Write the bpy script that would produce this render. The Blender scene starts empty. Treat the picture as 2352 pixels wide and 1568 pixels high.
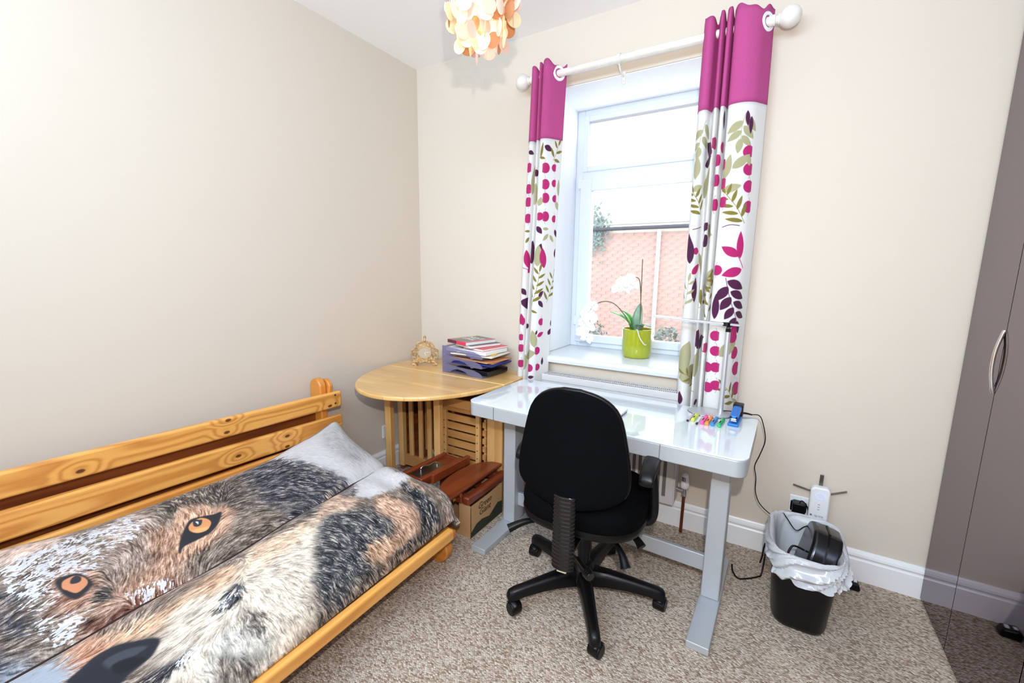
import bpy, bmesh, math, random
import numpy as np
from mathutils import Vector, Matrix
random.seed(7)
PI = math.pi
SC = bpy.context.scene
COL = SC.collection
# ================================================================= camera, world, lights, exposure
cam = bpy.data.objects.new('camera', bpy.data.cameras.new('camera'))
COL.objects.link(cam); SC.camera = cam
cam.data.sensor_width = 36; cam.data.lens = 987.67 * 36 / 2352; cam.data.clip_start = .02; cam.data.clip_end = 200
YAW, PITCH, ROLL = .54437, .15889, -.013666
_f = Vector((-math.sin(YAW)*math.cos(PITCH), math.cos(YAW)*math.cos(PITCH), -math.sin(PITCH)))
_r = Vector((math.cos(YAW), math.sin(YAW), 0)); _d = _f.cross(_r)
_r2 = math.cos(ROLL)*_r + math.sin(ROLL)*_d; _d2 = -math.sin(ROLL)*_r + math.cos(ROLL)*_d
cam.matrix_world = Matrix(((_r2.x, -_d2.x, -_f.x, 0), (_r2.y, -_d2.y, -_f.y, 0), (_r2.z, -_d2.z, -_f.z, 1.36), (0, 0, 0, 1)))
SC.view_settings.view_transform = 'Standard'; SC.view_settings.look = 'None'
SC.view_settings.gamma = 1; SC.view_settings.use_curve_mapping = False
SC.view_settings.exposure = 0.19
SC.cycles.max_bounces = 10; SC.cycles.diffuse_bounces = 6; SC.cycles.glossy_bounces = 5
SC.cycles.transmission_bounces = 8; SC.cycles.transparent_max_bounces = 16; SC.cycles.use_denoising = True
SC.cycles.sample_clamp_indirect = 6

world = bpy.data.worlds.new('overcast_sky'); SC.world = world; world.use_nodes = True
bg = world.node_tree.nodes['Background']; bg.inputs[0].default_value = (.93, .96, 1, 1); bg.inputs[1].default_value = 2.3

def area(name, loc, target, size, power, color, shape='SQUARE', size_y=None, spread=None):
    l = bpy.data.lights.new(name, 'AREA'); l.energy = power; l.color = color; l.size = size
    if size_y: l.shape = 'RECTANGLE'; l.size_y = size_y
    else: l.shape = shape
    if spread: l.spread = spread
    o = bpy.data.objects.new(name, l); COL.objects.link(o); o.location = loc
    o.rotation_euler = (Vector(target) - Vector(loc)).to_track_quat('-Z', 'Y').to_euler()
    return o
area('camera_flash', (.05, -.02, 1.60), (-.8, 1.6, 1.55), .035, 23, (1, .95, .90), 'DISK')
area('high_blue_fill', (-.47, -1.05, 2.45), (-.55, .75, 2.74), 3.2, 84, (.55, .76, 1), size_y=.42)  # added fill lamp, tinted blue to brighten the upper walls and ceiling
area('low_warm_fill', (-.47, -1.47, .85), (-.47, 1.5, .80), 3.3, 13, (1, .87, .72), size_y=1.6)  # added fill lamp, warm and low, to lift the lower room
win = area('window_daylight', (-.68, 2.79, 1.6), (-.68, 0, 1.3), .96, 8, (.95, .98, 1), size_y=1.45)

# ================================================================= helpers
def thing(name, label, cat, loc=(0, 0, 0), rotz=0, group=None, kind=None):
    o = bpy.data.objects.new(name, None); COL.objects.link(o)
    o.empty_display_size = .1; o.location = loc; o.rotation_euler = (0, 0, rotz)
    if label: o['label'] = label
    if cat: o['category'] = cat
    if group: o['group'] = group
    if kind: o['kind'] = kind
    return o
def root(o):
    while o.parent: o = o.parent
    return o
def obj(name, bm, mat, parent=None, bevel=0, smooth=False, seg=2, world=False, solid=0, sub=0):
    """link a bmesh (or mesh) as one object; world=True: the vertices are world coordinates"""
    if isinstance(bm, bmesh.types.BMesh):
        if world and parent: bmesh.ops.translate(bm, verts=bm.verts, vec=-Vector(root(parent).location))
        me = bpy.data.meshes.new(name); bm.to_mesh(me); bm.free()
    else: me = bm
    if not me.materials:
        for m in (mat if isinstance(mat, (list, tuple)) else [mat]): me.materials.append(m)
    o = bpy.data.objects.new(name, me); COL.objects.link(o)
    if parent: o.parent = parent
    if smooth:
        me.polygons.foreach_set('use_smooth', [True]*len(me.polygons))
    if solid:
        md = o.modifiers.new('solid', 'SOLIDIFY'); md.thickness = solid; md.offset = -1
    if sub:
        md = o.modifiers.new('sub', 'SUBSURF'); md.levels = md.render_levels = sub
    if bevel:
        md = o.modifiers.new('bevel', 'BEVEL'); md.width = bevel; md.segments = seg; md.limit_method = 'ANGLE'; md.angle_limit = .6
        me.polygons.foreach_set('use_smooth', [True]*len(me.polygons))
        md = o.modifiers.new('wn', 'WEIGHTED_NORMAL'); md.keep_sharp = True
        me.set_sharp_from_angle(angle=.7)
    elif smooth:
        me.set_sharp_from_angle(angle=.9)
    return o
def tag(o, label=None, cat=None, group=None, kind=None):
    if label: o['label'] = label
    if cat: o['category'] = cat
    if group: o['group'] = group
    if kind: o['kind'] = kind
    return o
def B(): return bmesh.new()
def box(bm, c, s, rot=None, mi=0):
    """box: centre, full sizes, optional Matrix rotation about its centre"""
    M = Matrix.Translation(c) @ (rot.to_4x4() if rot else Matrix.Identity(4)) @ Matrix.Diagonal((s[0], s[1], s[2], 1))
    r = bmesh.ops.create_cube(bm, size=1, matrix=M)
    if mi:
        for f in {f for v in r['verts'] for f in v.link_faces}: f.material_index = mi
    return bm
def bx(bm, x0, x1, y0, y1, z0, z1, mi=0): return box(bm, ((x0+x1)/2, (y0+y1)/2, (z0+z1)/2), (abs(x1-x0), abs(y1-y0), abs(z1-z0)), None, mi)
def beam(bm, p0, p1, w, h, up=(0, 0, 1)):
    """rectangular bar from p0 to p1; w sideways, h along up"""
    p0, p1 = Vector(p0), Vector(p1); d = (p1-p0); L = d.length; d.normalize()
    s = d.cross(Vector(up)).normalized(); u = s.cross(d)
    R = Matrix((s, d, u)).transposed()
    return box(bm, (p0+p1)/2, (w, L, h), R)
def cyl(bm, p0, p1, r0, r1=None, seg=20, caps=True):
    p0, p1 = Vector(p0), Vector(p1); d = p1-p0
    M = Matrix.Translation((p0+p1)/2) @ d.to_track_quat('Z', 'Y').to_matrix().to_4x4()
    bmesh.ops.create_cone(bm, cap_ends=caps, segments=seg, radius1=r0, radius2=r0 if r1 is None else r1, depth=d.length, matrix=M)
    return bm
def lathe(bm, prof, c=(0, 0, 0), seg=32, sx=1, sy=1, M=None, close=True):
    rings = []
    for r, z in prof:
        ring = []
        for k in range(seg):
            a = 2*PI*k/seg; p = Vector((r*sx*math.cos(a), r*sy*math.sin(a), z))
            if M: p = M @ p
            ring.append(bm.verts.new(p + Vector(c)))
        rings.append(ring)
    for a, b in zip(rings, rings[1:]):
        for k in range(seg): bm.faces.new((a[k], a[(k+1) % seg], b[(k+1) % seg], b[k]))
    if close:
        bm.faces.new(list(reversed(rings[0]))); bm.faces.new(rings[-1])
    return bm
def catmull(pts, n=6, closed=False):
    P = [Vector(p) for p in pts]; out = []; k = len(P)
    for i in range(k if closed else k-1):
        if closed: a, b, c, d = P[i-1], P[i], P[(i+1) % k], P[(i+2) % k]
        else: a, b, c, d = P[max(i-1, 0)], P[i], P[i+1], P[min(i+2, k-1)]
        for j in range(n):
            t = j/n
            out.append(.5*((2*b) + (c-a)*t + (2*a-5*b+4*c-d)*t*t + (3*b-a-3*c+d)*t**3))
    if not closed: out.append(P[-1])
    return out
def tube(bm, pts, r, seg=10, n=6, caps=True, rf=None):
    P = catmull(pts, n) if n > 1 else [Vector(p) for p in pts]
    rings = []; up = Vector((0, 0, 1))
    t0 = (P[1]-P[0]).normalized()
    s = t0.cross(up)
    if s.length < .1: s = t0.cross(Vector((0, 1, 0)))
    s.normalize()
    for i, p in enumerate(P):
        t = (P[min(i+1, len(P)-1)] - P[max(i-1, 0)]).normalized()
        s = (s - t*s.dot(t)).normalized(); u = t.cross(s)
        rr = rf(i/(len(P)-1))*r if rf else r
        rings.append([bm.verts.new(p + s*(rr*math.cos(2*PI*k/seg)) + u*(rr*math.sin(2*PI*k/seg))) for k in range(seg)])
    for a, b in zip(rings, rings[1:]):
        for k in range(seg): bm.faces.new((a[k], a[(k+1) % seg], b[(k+1) % seg], b[k]))
    if caps: bm.faces.new(list(reversed(rings[0]))); bm.faces.new(rings[-1])
    return bm
def prism(bm, outline, axis, a0, a1, mi=0):
    """extrude a closed 2D outline. axis 'z': (x,y); 'y': (x,z); 'x': (y,z)"""
    def mk(p, a):
        return (p[0], p[1], a) if axis == 'z' else (p[0], a, p[1]) if axis == 'y' else (a, p[0], p[1])
    A = [bm.verts.new(mk(p, a0)) for p in outline]; C = [bm.verts.new(mk(p, a1)) for p in outline]
    n = len(outline); fs = []
    for k in range(n): fs.append(bm.faces.new((A[k], A[(k+1) % n], C[(k+1) % n], C[k])))
    fs.append(bm.faces.new(list(reversed(A)))); fs.append(bm.faces.new(C))
    for f in fs: f.material_index = mi
    bmesh.ops.recalc_face_normals(bm, faces=bm.faces)
    return bm
def rrect(x0, x1, y0, y1, r, n=6):
    out = []
    for cx, cy, a0 in ((x1-r, y1-r, 0), (x0+r, y1-r, 90), (x0+r, y0+r, 180), (x1-r, y0+r, 270)):
        for k in range(n+1):
            a = math.radians(a0 + 90*k/n); out.append((cx+r*math.cos(a), cy+r*math.sin(a)))
    return out
def grid_mesh(name, P, uv=None, close_u=False):
    """P[i][j] -> mesh with uv[i][j]"""
    ni, nj = len(P), len(P[0]); me = bpy.data.meshes.new(name)
    vs = [tuple(p) for row in P for p in row]; fs = []
    for i in range(ni-1):
        for j in range(nj-1): fs.append((i*nj+j, i*nj+j+1, (i+1)*nj+j+1, (i+1)*nj+j))
    me.from_pydata(vs, [], fs)
    if uv is not None:
        flat = [q for row in uv for q in row]; lay = me.uv_layers.new(name='UVMap')
        idx = np.empty(len(me.loops), dtype=np.int32); me.loops.foreach_get('vertex_index', idx)
        lay.data.foreach_set('uv', np.array(flat, dtype=np.float32)[idx].ravel())
    me.polygons.foreach_set('use_smooth', [True]*len(me.polygons))
    return me
def text(body, size, loc, rot, mat, parent, name='lettering', extrude=.0004, align='CENTER', shear=0, sx=1, lead=1):
    cu = bpy.data.curves.new(name, 'FONT'); cu.body = body; cu.size = size; cu.extrude = extrude
    cu.align_x = align; cu.align_y = 'CENTER'; cu.shear = shear; cu.resolution_u = 3; cu.space_line = lead
    cu.materials.append(mat)
    o = bpy.data.objects.new(name, cu); COL.objects.link(o); o.location = loc; o.rotation_euler = rot; o.scale = (sx, 1, 1)
    o.parent = parent
    bpy.context.view_layer.update()
    me = bpy.data.meshes.new_from_object(o.evaluated_get(bpy.context.evaluated_depsgraph_get()))
    n = bpy.data.objects.new(name, me); COL.objects.link(n); n.parent = parent; n.location = loc; n.rotation_euler = rot; n.scale = (sx, 1, 1)
    bpy.data.objects.remove(o); return n

# ================================================================= materials
def s2l(c): return tuple(((v/255)/12.92 if v/255 <= .04045 else ((v/255+.055)/1.055)**2.4) for v in c) + (1,)
def mat(name, col, rough=.5, metal=0, spec=.5, bump=None, coat=0, lin=False, alpha=None, trans=0, emit=None, es=1, sheen=0, vary=None):
    m = bpy.data.materials.new(name); m.use_nodes = True; nt = m.node_tree; b = nt.nodes['Principled BSDF']
    c = tuple(col)+(1,) if lin else s2l(col)
    b.inputs['Base Color'].default_value = c; b.inputs['Roughness'].default_value = rough
    b.inputs['Metallic'].default_value = metal; b.inputs['Specular IOR Level'].default_value = spec
    b.inputs['Coat Weight'].default_value = coat; b.inputs['Coat Roughness'].default_value = .05
    b.inputs['Transmission Weight'].default_value = trans
    if sheen: b.inputs['Sheen Weight'].default_value = sheen
    if alpha is not None: b.inputs['Alpha'].default_value = alpha
    if emit: b.inputs['Emission Color'].default_value = s2l(emit); b.inputs['Emission Strength'].default_value = es
    if bump or vary:
        tc = nt.nodes.new('ShaderNodeTexCoord'); nz = nt.nodes.new('ShaderNodeTexNoise')
        nt.links.new(tc.outputs['Object'], nz.inputs['Vector'])
        nz.inputs['Scale'].default_value = (bump or vary)[0]; nz.inputs['Detail'].default_value = 4
        if bump:
            bp = nt.nodes.new('ShaderNodeBump'); bp.inputs['Strength'].default_value = bump[1]; bp.inputs['Distance'].default_value = bump[2] if len(bump) > 2 else .002
            nt.links.new(nz.outputs['Fac'], bp.inputs['Height']); nt.links.new(bp.outputs['Normal'], b.inputs['Normal'])
        if vary:
            n2 = nt.nodes.new('ShaderNodeTexNoise'); n2.inputs['Scale'].default_value = vary[0]; n2.inputs['Detail'].default_value = 3
            nt.links.new(tc.outputs['Object'], n2.inputs['Vector'])
            rp = nt.nodes.new('ShaderNodeValToRGB'); rp.color_ramp.elements[0].position = .35; rp.color_ramp.elements[1].position = .65
            rp.color_ramp.elements[0].color = s2l(vary[1]); rp.color_ramp.elements[1].color = c
            nt.links.new(n2.outputs['Fac'], rp.inputs['Fac']); nt.links.new(rp.outputs['Color'], b.inputs['Base Color'])
    return m
def wood(name, light, dark, axis='Y', scale=1.0, rough=.35, knots=0.0, coat=.25, staves=None, ring=26, spots=()):
    """grain runs along the axis; optional knots and glued staves"""
    m = bpy.data.materials.new(name); m.use_nodes = True; nt = m.node_tree; b = nt.nodes['Principled BSDF']; L = nt.links.new
    N = nt.nodes.new
    tc = N('ShaderNodeTexCoord'); mp = N('ShaderNodeMapping'); L(tc.outputs['Object'], mp.inputs['Vector'])
    st = {'X': (.09, 1, 1), 'Y': (1, .09, 1), 'Z': (1, 1, .09)}[axis]
    mp.inputs['Scale'].default_value = tuple(v*scale for v in st)
    oi = N('ShaderNodeObjectInfo'); off = N('ShaderNodeVectorMath'); off.operation = 'ADD'
    sc = N('ShaderNodeVectorMath'); sc.operation = 'SCALE'; sc.inputs['Scale'].default_value = 7.0
    cmb = N('ShaderNodeCombineXYZ'); L(oi.outputs['Random'], cmb.inputs[0]); L(oi.outputs['Random'], cmb.inputs[1]); L(oi.outputs['Random'], cmb.inputs[2])
    L(cmb.outputs[0], sc.inputs[0]); L(mp.outputs[0], off.inputs[0]); L(sc.outputs[0], off.inputs[1])
    n1 = N('ShaderNodeTexNoise'); n1.inputs['Scale'].default_value = 5; n1.inputs['Detail'].default_value = 2; L(off.outputs[0], n1.inputs['Vector'])
    mul = N('ShaderNodeMath'); mul.operation = 'MULTIPLY'; mul.inputs[1].default_value = ring; L(n1.outputs['Fac'], mul.inputs[0])
    near = None
    for p in spots:      # knots: rings bend around them
        dn = N('ShaderNodeVectorMath'); dn.operation = 'SUBTRACT'; L(tc.outputs['Object'], dn.inputs[0]); dn.inputs[1].default_value = p
        sq = N('ShaderNodeVectorMath'); sq.operation = 'MULTIPLY'; sq.inputs[1].default_value = (1, .55, 1); L(dn.outputs[0], sq.inputs[0])
        le = N('ShaderNodeVectorMath'); le.operation = 'LENGTH'; L(sq.outputs[0], le.inputs[0])
        if near is None: near = le.outputs['Value']
        else:
            mi_ = N('ShaderNodeMath'); mi_.operation = 'MINIMUM'; L(near, mi_.inputs[0]); L(le.outputs['Value'], mi_.inputs[1]); near = mi_.outputs[0]
    if near is not None:
        bend = N('ShaderNodeMapRange'); bend.interpolation_type = 'SMOOTHERSTEP'; bend.inputs[1].default_value = 0; bend.inputs[2].default_value = .06; bend.inputs[3].default_value = 13; bend.inputs[4].default_value = 0; L(near, bend.inputs[0])
        m9 = N('ShaderNodeMath'); m9.operation = 'ADD'; L(mul.outputs[0], m9.inputs[0]); L(bend.outputs[0], m9.inputs[1]); mul = m9
    sn = N('ShaderNodeMath'); sn.operation = 'SINE'; L(mul.outputs[0], sn.inputs[0])
    n2 = N('ShaderNodeTexNoise'); n2.inputs['Scale'].default_value = 140; n2.inputs['Detail'].default_value = 3; L(off.outputs[0], n2.inputs['Vector'])
    mr = N('ShaderNodeMapRange'); mr.inputs[1].default_value = -1; mr.inputs[2].default_value = 1; L(sn.outputs[0], mr.inputs[0])
    pw = N('ShaderNodeMath'); pw.operation = 'POWER'; pw.inputs[1].default_value = 1.8; L(mr.outputs[0], pw.inputs[0])
    ad = N('ShaderNodeMath'); ad.operation = 'MULTIPLY_ADD'; L(n2.outputs['Fac'], ad.inputs[0]); ad.inputs[1].default_value = .55; L(pw.outputs[0], ad.inputs[2])
    mx = N('ShaderNodeMix'); mx.data_type = 'RGBA'; mx.inputs[6].default_value = s2l(light); mx.inputs[7].default_value = s2l(dark)
    s3 = N('ShaderNodeMath'); s3.operation = 'MULTIPLY'; s3.inputs[1].default_value = .62; s3.use_clamp = True; L(ad.outputs[0], s3.inputs[0]); L(s3.outputs[0], mx.inputs[0])
    col = mx.outputs[2]
    if staves:
        br = N('ShaderNodeTexBrick'); L(tc.outputs['Object'], br.inputs['Vector'])
        br.inputs['Scale'].default_value = 1; br.inputs['Brick Width'].default_value = staves[0]; br.inputs['Row Height'].default_value = staves[1]; br.inputs['Mortar Size'].default_value = .0006
        br.inputs['Color1'].default_value = (1, 1, 1, 1); br.inputs['Color2'].default_value = (.80, .74, .66, 1); br.inputs['Mortar'].default_value = (.62, .5, .38, 1)
        m2 = N('ShaderNodeMix'); m2.data_type = 'RGBA'; m2.blend_type = 'MULTIPLY'; m2.inputs[0].default_value = .8; L(col, m2.inputs[6]); L(br.outputs['Color'], m2.inputs[7]); col = m2.outputs[2]
    if knots:
        vo = N('ShaderNodeTexVoronoi'); mk = N('ShaderNodeMapping'); L(tc.outputs['Object'], mk.inputs['Vector'])
        ks = {'X': (.55, 1, 1), 'Y': (1, .55, 1), 'Z': (1, 1, .55)}[axis]; mk.inputs['Scale'].default_value = ks
        L(mk.outputs[0], vo.inputs['Vector']); vo.inputs['Scale'].default_value = knots
        r2 = N('ShaderNodeValToRGB'); r2.color_ramp.elements[0].position = .035; r2.color_ramp.elements[0].color = (.13, .05, .02, 1)
        r2.color_ramp.elements[1].position = .085; r2.color_ramp.elements[1].color = (1, 1, 1, 1)
        L(vo.outputs['Distance'], r2.inputs['Fac'])
        m3 = N('ShaderNodeMix'); m3.data_type = 'RGBA'; m3.blend_type = 'MULTIPLY'; m3.inputs[0].default_value = .85; L(col, m3.inputs[6]); L(r2.outputs['Color'], m3.inputs[7]); col = m3.outputs[2]
    if near is not None:
        r4 = N('ShaderNodeValToRGB'); r4.color_ramp.elements[0].position = .0; r4.color_ramp.elements[0].color = (.10, .03, .012, 1)
        r4.color_ramp.elements[1].position = 1; r4.color_ramp.elements[1].color = (1, 1, 1, 1)
        mr4 = N('ShaderNodeMapRange'); mr4.inputs[1].default_value = .0055; mr4.inputs[2].default_value = .0085; L(near, mr4.inputs[0]); L(mr4.outputs[0], r4.inputs['Fac'])
        m5 = N('ShaderNodeMix'); m5.data_type = 'RGBA'; m5.blend_type = 'MULTIPLY'; m5.inputs[0].default_value = .9; L(col, m5.inputs[6]); L(r4.outputs['Color'], m5.inputs[7]); col = m5.outputs[2]
    L(col, b.inputs['Base Color'])
    b.inputs['Roughness'].default_value = rough; b.inputs['Coat Weight'].default_value = coat; b.inputs['Coat Roughness'].default_value = .15
    bp = N('ShaderNodeBump'); bp.inputs['Strength'].default_value = .12; bp.inputs['Distance'].default_value = .001; L(ad.outputs[0], bp.inputs['Height']); L(bp.outputs['Normal'], b.inputs['Normal'])
    return m
def carpet_mat():
    m = bpy.data.materials.new('loop_pile_carpet'); m.use_nodes = True; nt = m.node_tree; b = nt.nodes['Principled BSDF']; L = nt.links.new; N = nt.nodes.new
    tc = N('ShaderNodeTexCoord'); mp = N('ShaderNodeMapping'); mp.inputs['Rotation'].default_value = (0, 0, math.radians(-24)); mp.inputs['Scale'].default_value = (1, 1.7, 1)
    L(tc.outputs['Object'], mp.inputs['Vector'])
    vo = N('ShaderNodeTexVoronoi'); vo.inputs['Scale'].default_value = 115; vo.inputs['Randomness'].default_value = .55; L(mp.outputs[0], vo.inputs['Vector'])
    rp = N('ShaderNodeValToRGB'); cr = rp.color_ramp
    cols = [(0, (156, 132, 112)), (.25, (188, 166, 146)), (.5, (208, 190, 171)), (.75, (219, 203, 186)), (1, (232, 219, 203))]
    cr.elements[0].color = s2l(cols[0][1]); cr.elements[1].color = s2l(cols[-1][1]); cr.elements[1].position = 1
    for p, c in cols[1:-1]: e = cr.elements.new(p); e.color = s2l(c)
    sp = N('ShaderNodeSeparateColor'); L(vo.outputs['Color'], sp.inputs[0]); L(sp.outputs[0], rp.inputs['Fac'])
    dk = N('ShaderNodeMapRange'); dk.inputs[1].default_value = .28; dk.inputs[2].default_value = .75; dk.inputs[3].default_value = 1; dk.inputs[4].default_value = .62; L(vo.outputs['Distance'], dk.inputs[0])
    mx = N('ShaderNodeMix'); mx.data_type = 'RGBA'; mx.blend_type = 'MULTIPLY'; mx.inputs[0].default_value = 1; L(rp.outputs['Color'], mx.inputs[6]); L(dk.outputs[0], mx.inputs[7])
    nz = N('ShaderNodeTexNoise'); nz.inputs['Scale'].default_value = 3.5; nz.inputs['Detail'].default_value = 3; L(tc.outputs['Object'], nz.inputs['Vector'])
    r2 = N('ShaderNodeMapRange'); r2.inputs[1].default_value = .35; r2.inputs[2].default_value = .65; r2.inputs[3].default_value = .88; r2.inputs[4].default_value = 1.04; L(nz.outputs['Fac'], r2.inputs[0])
    m2 = N('ShaderNodeMix'); m2.data_type = 'RGBA'; m2.blend_type = 'MULTIPLY'; m2.inputs[0].default_value = 1; L(mx.outputs[2], m2.inputs[6]); L(r2.outputs[0], m2.inputs[7])
    L(m2.outputs[2], b.inputs['Base Color']); b.inputs['Roughness'].default_value = .95; b.inputs['Specular IOR Level'].default_value = .1
    bp = N('ShaderNodeBump'); bp.inputs['Strength'].default_value = .9; bp.inputs['Distance'].default_value = .004; bp.invert = True; L(vo.outputs['Distance'], bp.inputs['Height']); L(bp.outputs['Normal'], b.inputs['Normal'])
    return m
def glass_mat(name, tint=(1, 1, 1), refl=.06, rough=0.0):
    """clear sheet: lets light straight through, mirrors a little at its face"""
    m = bpy.data.materials.new(name); m.use_nodes = True; nt = m.node_tree; nt.nodes.clear(); N = nt.nodes.new; L = nt.links.new
    o = N('ShaderNodeOutputMaterial'); t = N('ShaderNodeBsdfTransparent'); t.inputs[0].default_value = tint+(1,)
    g = N('ShaderNodeBsdfGlossy'); g.inputs['Roughness'].default_value = rough
    f = N('ShaderNodeFresnel'); f.inputs[0].default_value = 1.45; mx = N('ShaderNodeMixShader')
    L(f.outputs[0], mx.inputs[0]); L(t.outputs[0], mx.inputs[1]); L(g.outputs[0], mx.inputs[2]); L(mx.outputs[0], o.inputs[0])
    return m
def sheer_mat(name, col, alpha=.5, rough=.3, transl=.5):
    """thin plastic or shell: part see-through, part glowing through"""
    m = bpy.data.materials.new(name); m.use_nodes = True; nt = m.node_tree; nt.nodes.clear(); N = nt.nodes.new; L = nt.links.new
    o = N('ShaderNodeOutputMaterial'); tr = N('ShaderNodeBsdfTransparent'); tr.inputs[0].default_value = tuple(.4+.6*v for v in s2l(col)[:3])+(1,)
    p = N('ShaderNodeBsdfPrincipled'); p.inputs['Base Color'].default_value = s2l(col); p.inputs['Roughness'].default_value = rough
    tl = N('ShaderNodeBsdfTranslucent'); tl.inputs[0].default_value = s2l(col)
    m1 = N('ShaderNodeMixShader'); m1.inputs[0].default_value = transl; L(p.outputs[0], m1.inputs[1]); L(tl.outputs[0], m1.inputs[2])
    m2 = N('ShaderNodeMixShader'); m2.inputs[0].default_value = alpha; L(tr.outputs[0], m2.inputs[1]); L(m1.outputs[0], m2.inputs[2]); L(m2.outputs[0], o.inputs[0])
    return m
def image_mat(name, arr, rough=.85, weave=900, transl=0.0, sheen=.1, bstr=.15):
    """printed cloth: a picture computed above on the cloth's own UV map"""
    h, w, _ = arr.shape
    im = bpy.data.images.new(name, w, h, alpha=False)
    buf = np.ones((h, w, 4), dtype=np.float32); buf[..., :3] = np.clip(arr, 0, 255)/255.0
    im.pixels.foreach_set(buf[::-1].ravel()); im.update(); im.pack()
    m = bpy.data.materials.new(name); m.use_nodes = True; nt = m.node_tree; b = nt.nodes['Principled BSDF']; N = nt.nodes.new; L = nt.links.new
    uv = N('ShaderNodeUVMap'); uv.uv_map = 'UVMap'; t = N('ShaderNodeTexImage'); t.image = im; t.extension = 'EXTEND'; L(uv.outputs[0], t.inputs[0]); L(t.outputs[0], b.inputs['Base Color'])
    b.inputs['Roughness'].default_value = rough; b.inputs['Specular IOR Level'].default_value = .2; b.inputs['Sheen Weight'].default_value = sheen
    tc = N('ShaderNodeTexCoord'); nz = N('ShaderNodeTexNoise'); nz.inputs['Scale'].default_value = weave; L(tc.outputs['Object'], nz.inputs['Vector'])
    bp = N('ShaderNodeBump'); bp.inputs['Strength'].default_value = bstr; bp.inputs['Distance'].default_value = .001; L(nz.outputs['Fac'], bp.inputs['Height']); L(bp.outputs[0], b.inputs['Normal'])
    if transl:
        o = nt.nodes['Material Output']; tl = N('ShaderNodeBsdfTranslucent'); L(t.outputs[0], tl.inputs[0]); mx = N('ShaderNodeMixShader'); mx.inputs[0].default_value = transl
        L(b.outputs[0], mx.inputs[1]); L(tl.outputs[0], mx.inputs[2]); L(mx.outputs[0], o.inputs[0])
    return m
def mirror_mat(name, col, rough):
    m = bpy.data.materials.new(name); m.use_nodes = True; nt = m.node_tree; nt.nodes.clear()
    o = nt.nodes.new('ShaderNodeOutputMaterial'); g = nt.nodes.new('ShaderNodeBsdfGlossy'); g.inputs['Color'].default_value = tuple(col)+(1,); g.inputs['Roughness'].default_value = rough
    nt.links.new(g.outputs[0], o.inputs[0]); return m

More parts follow.
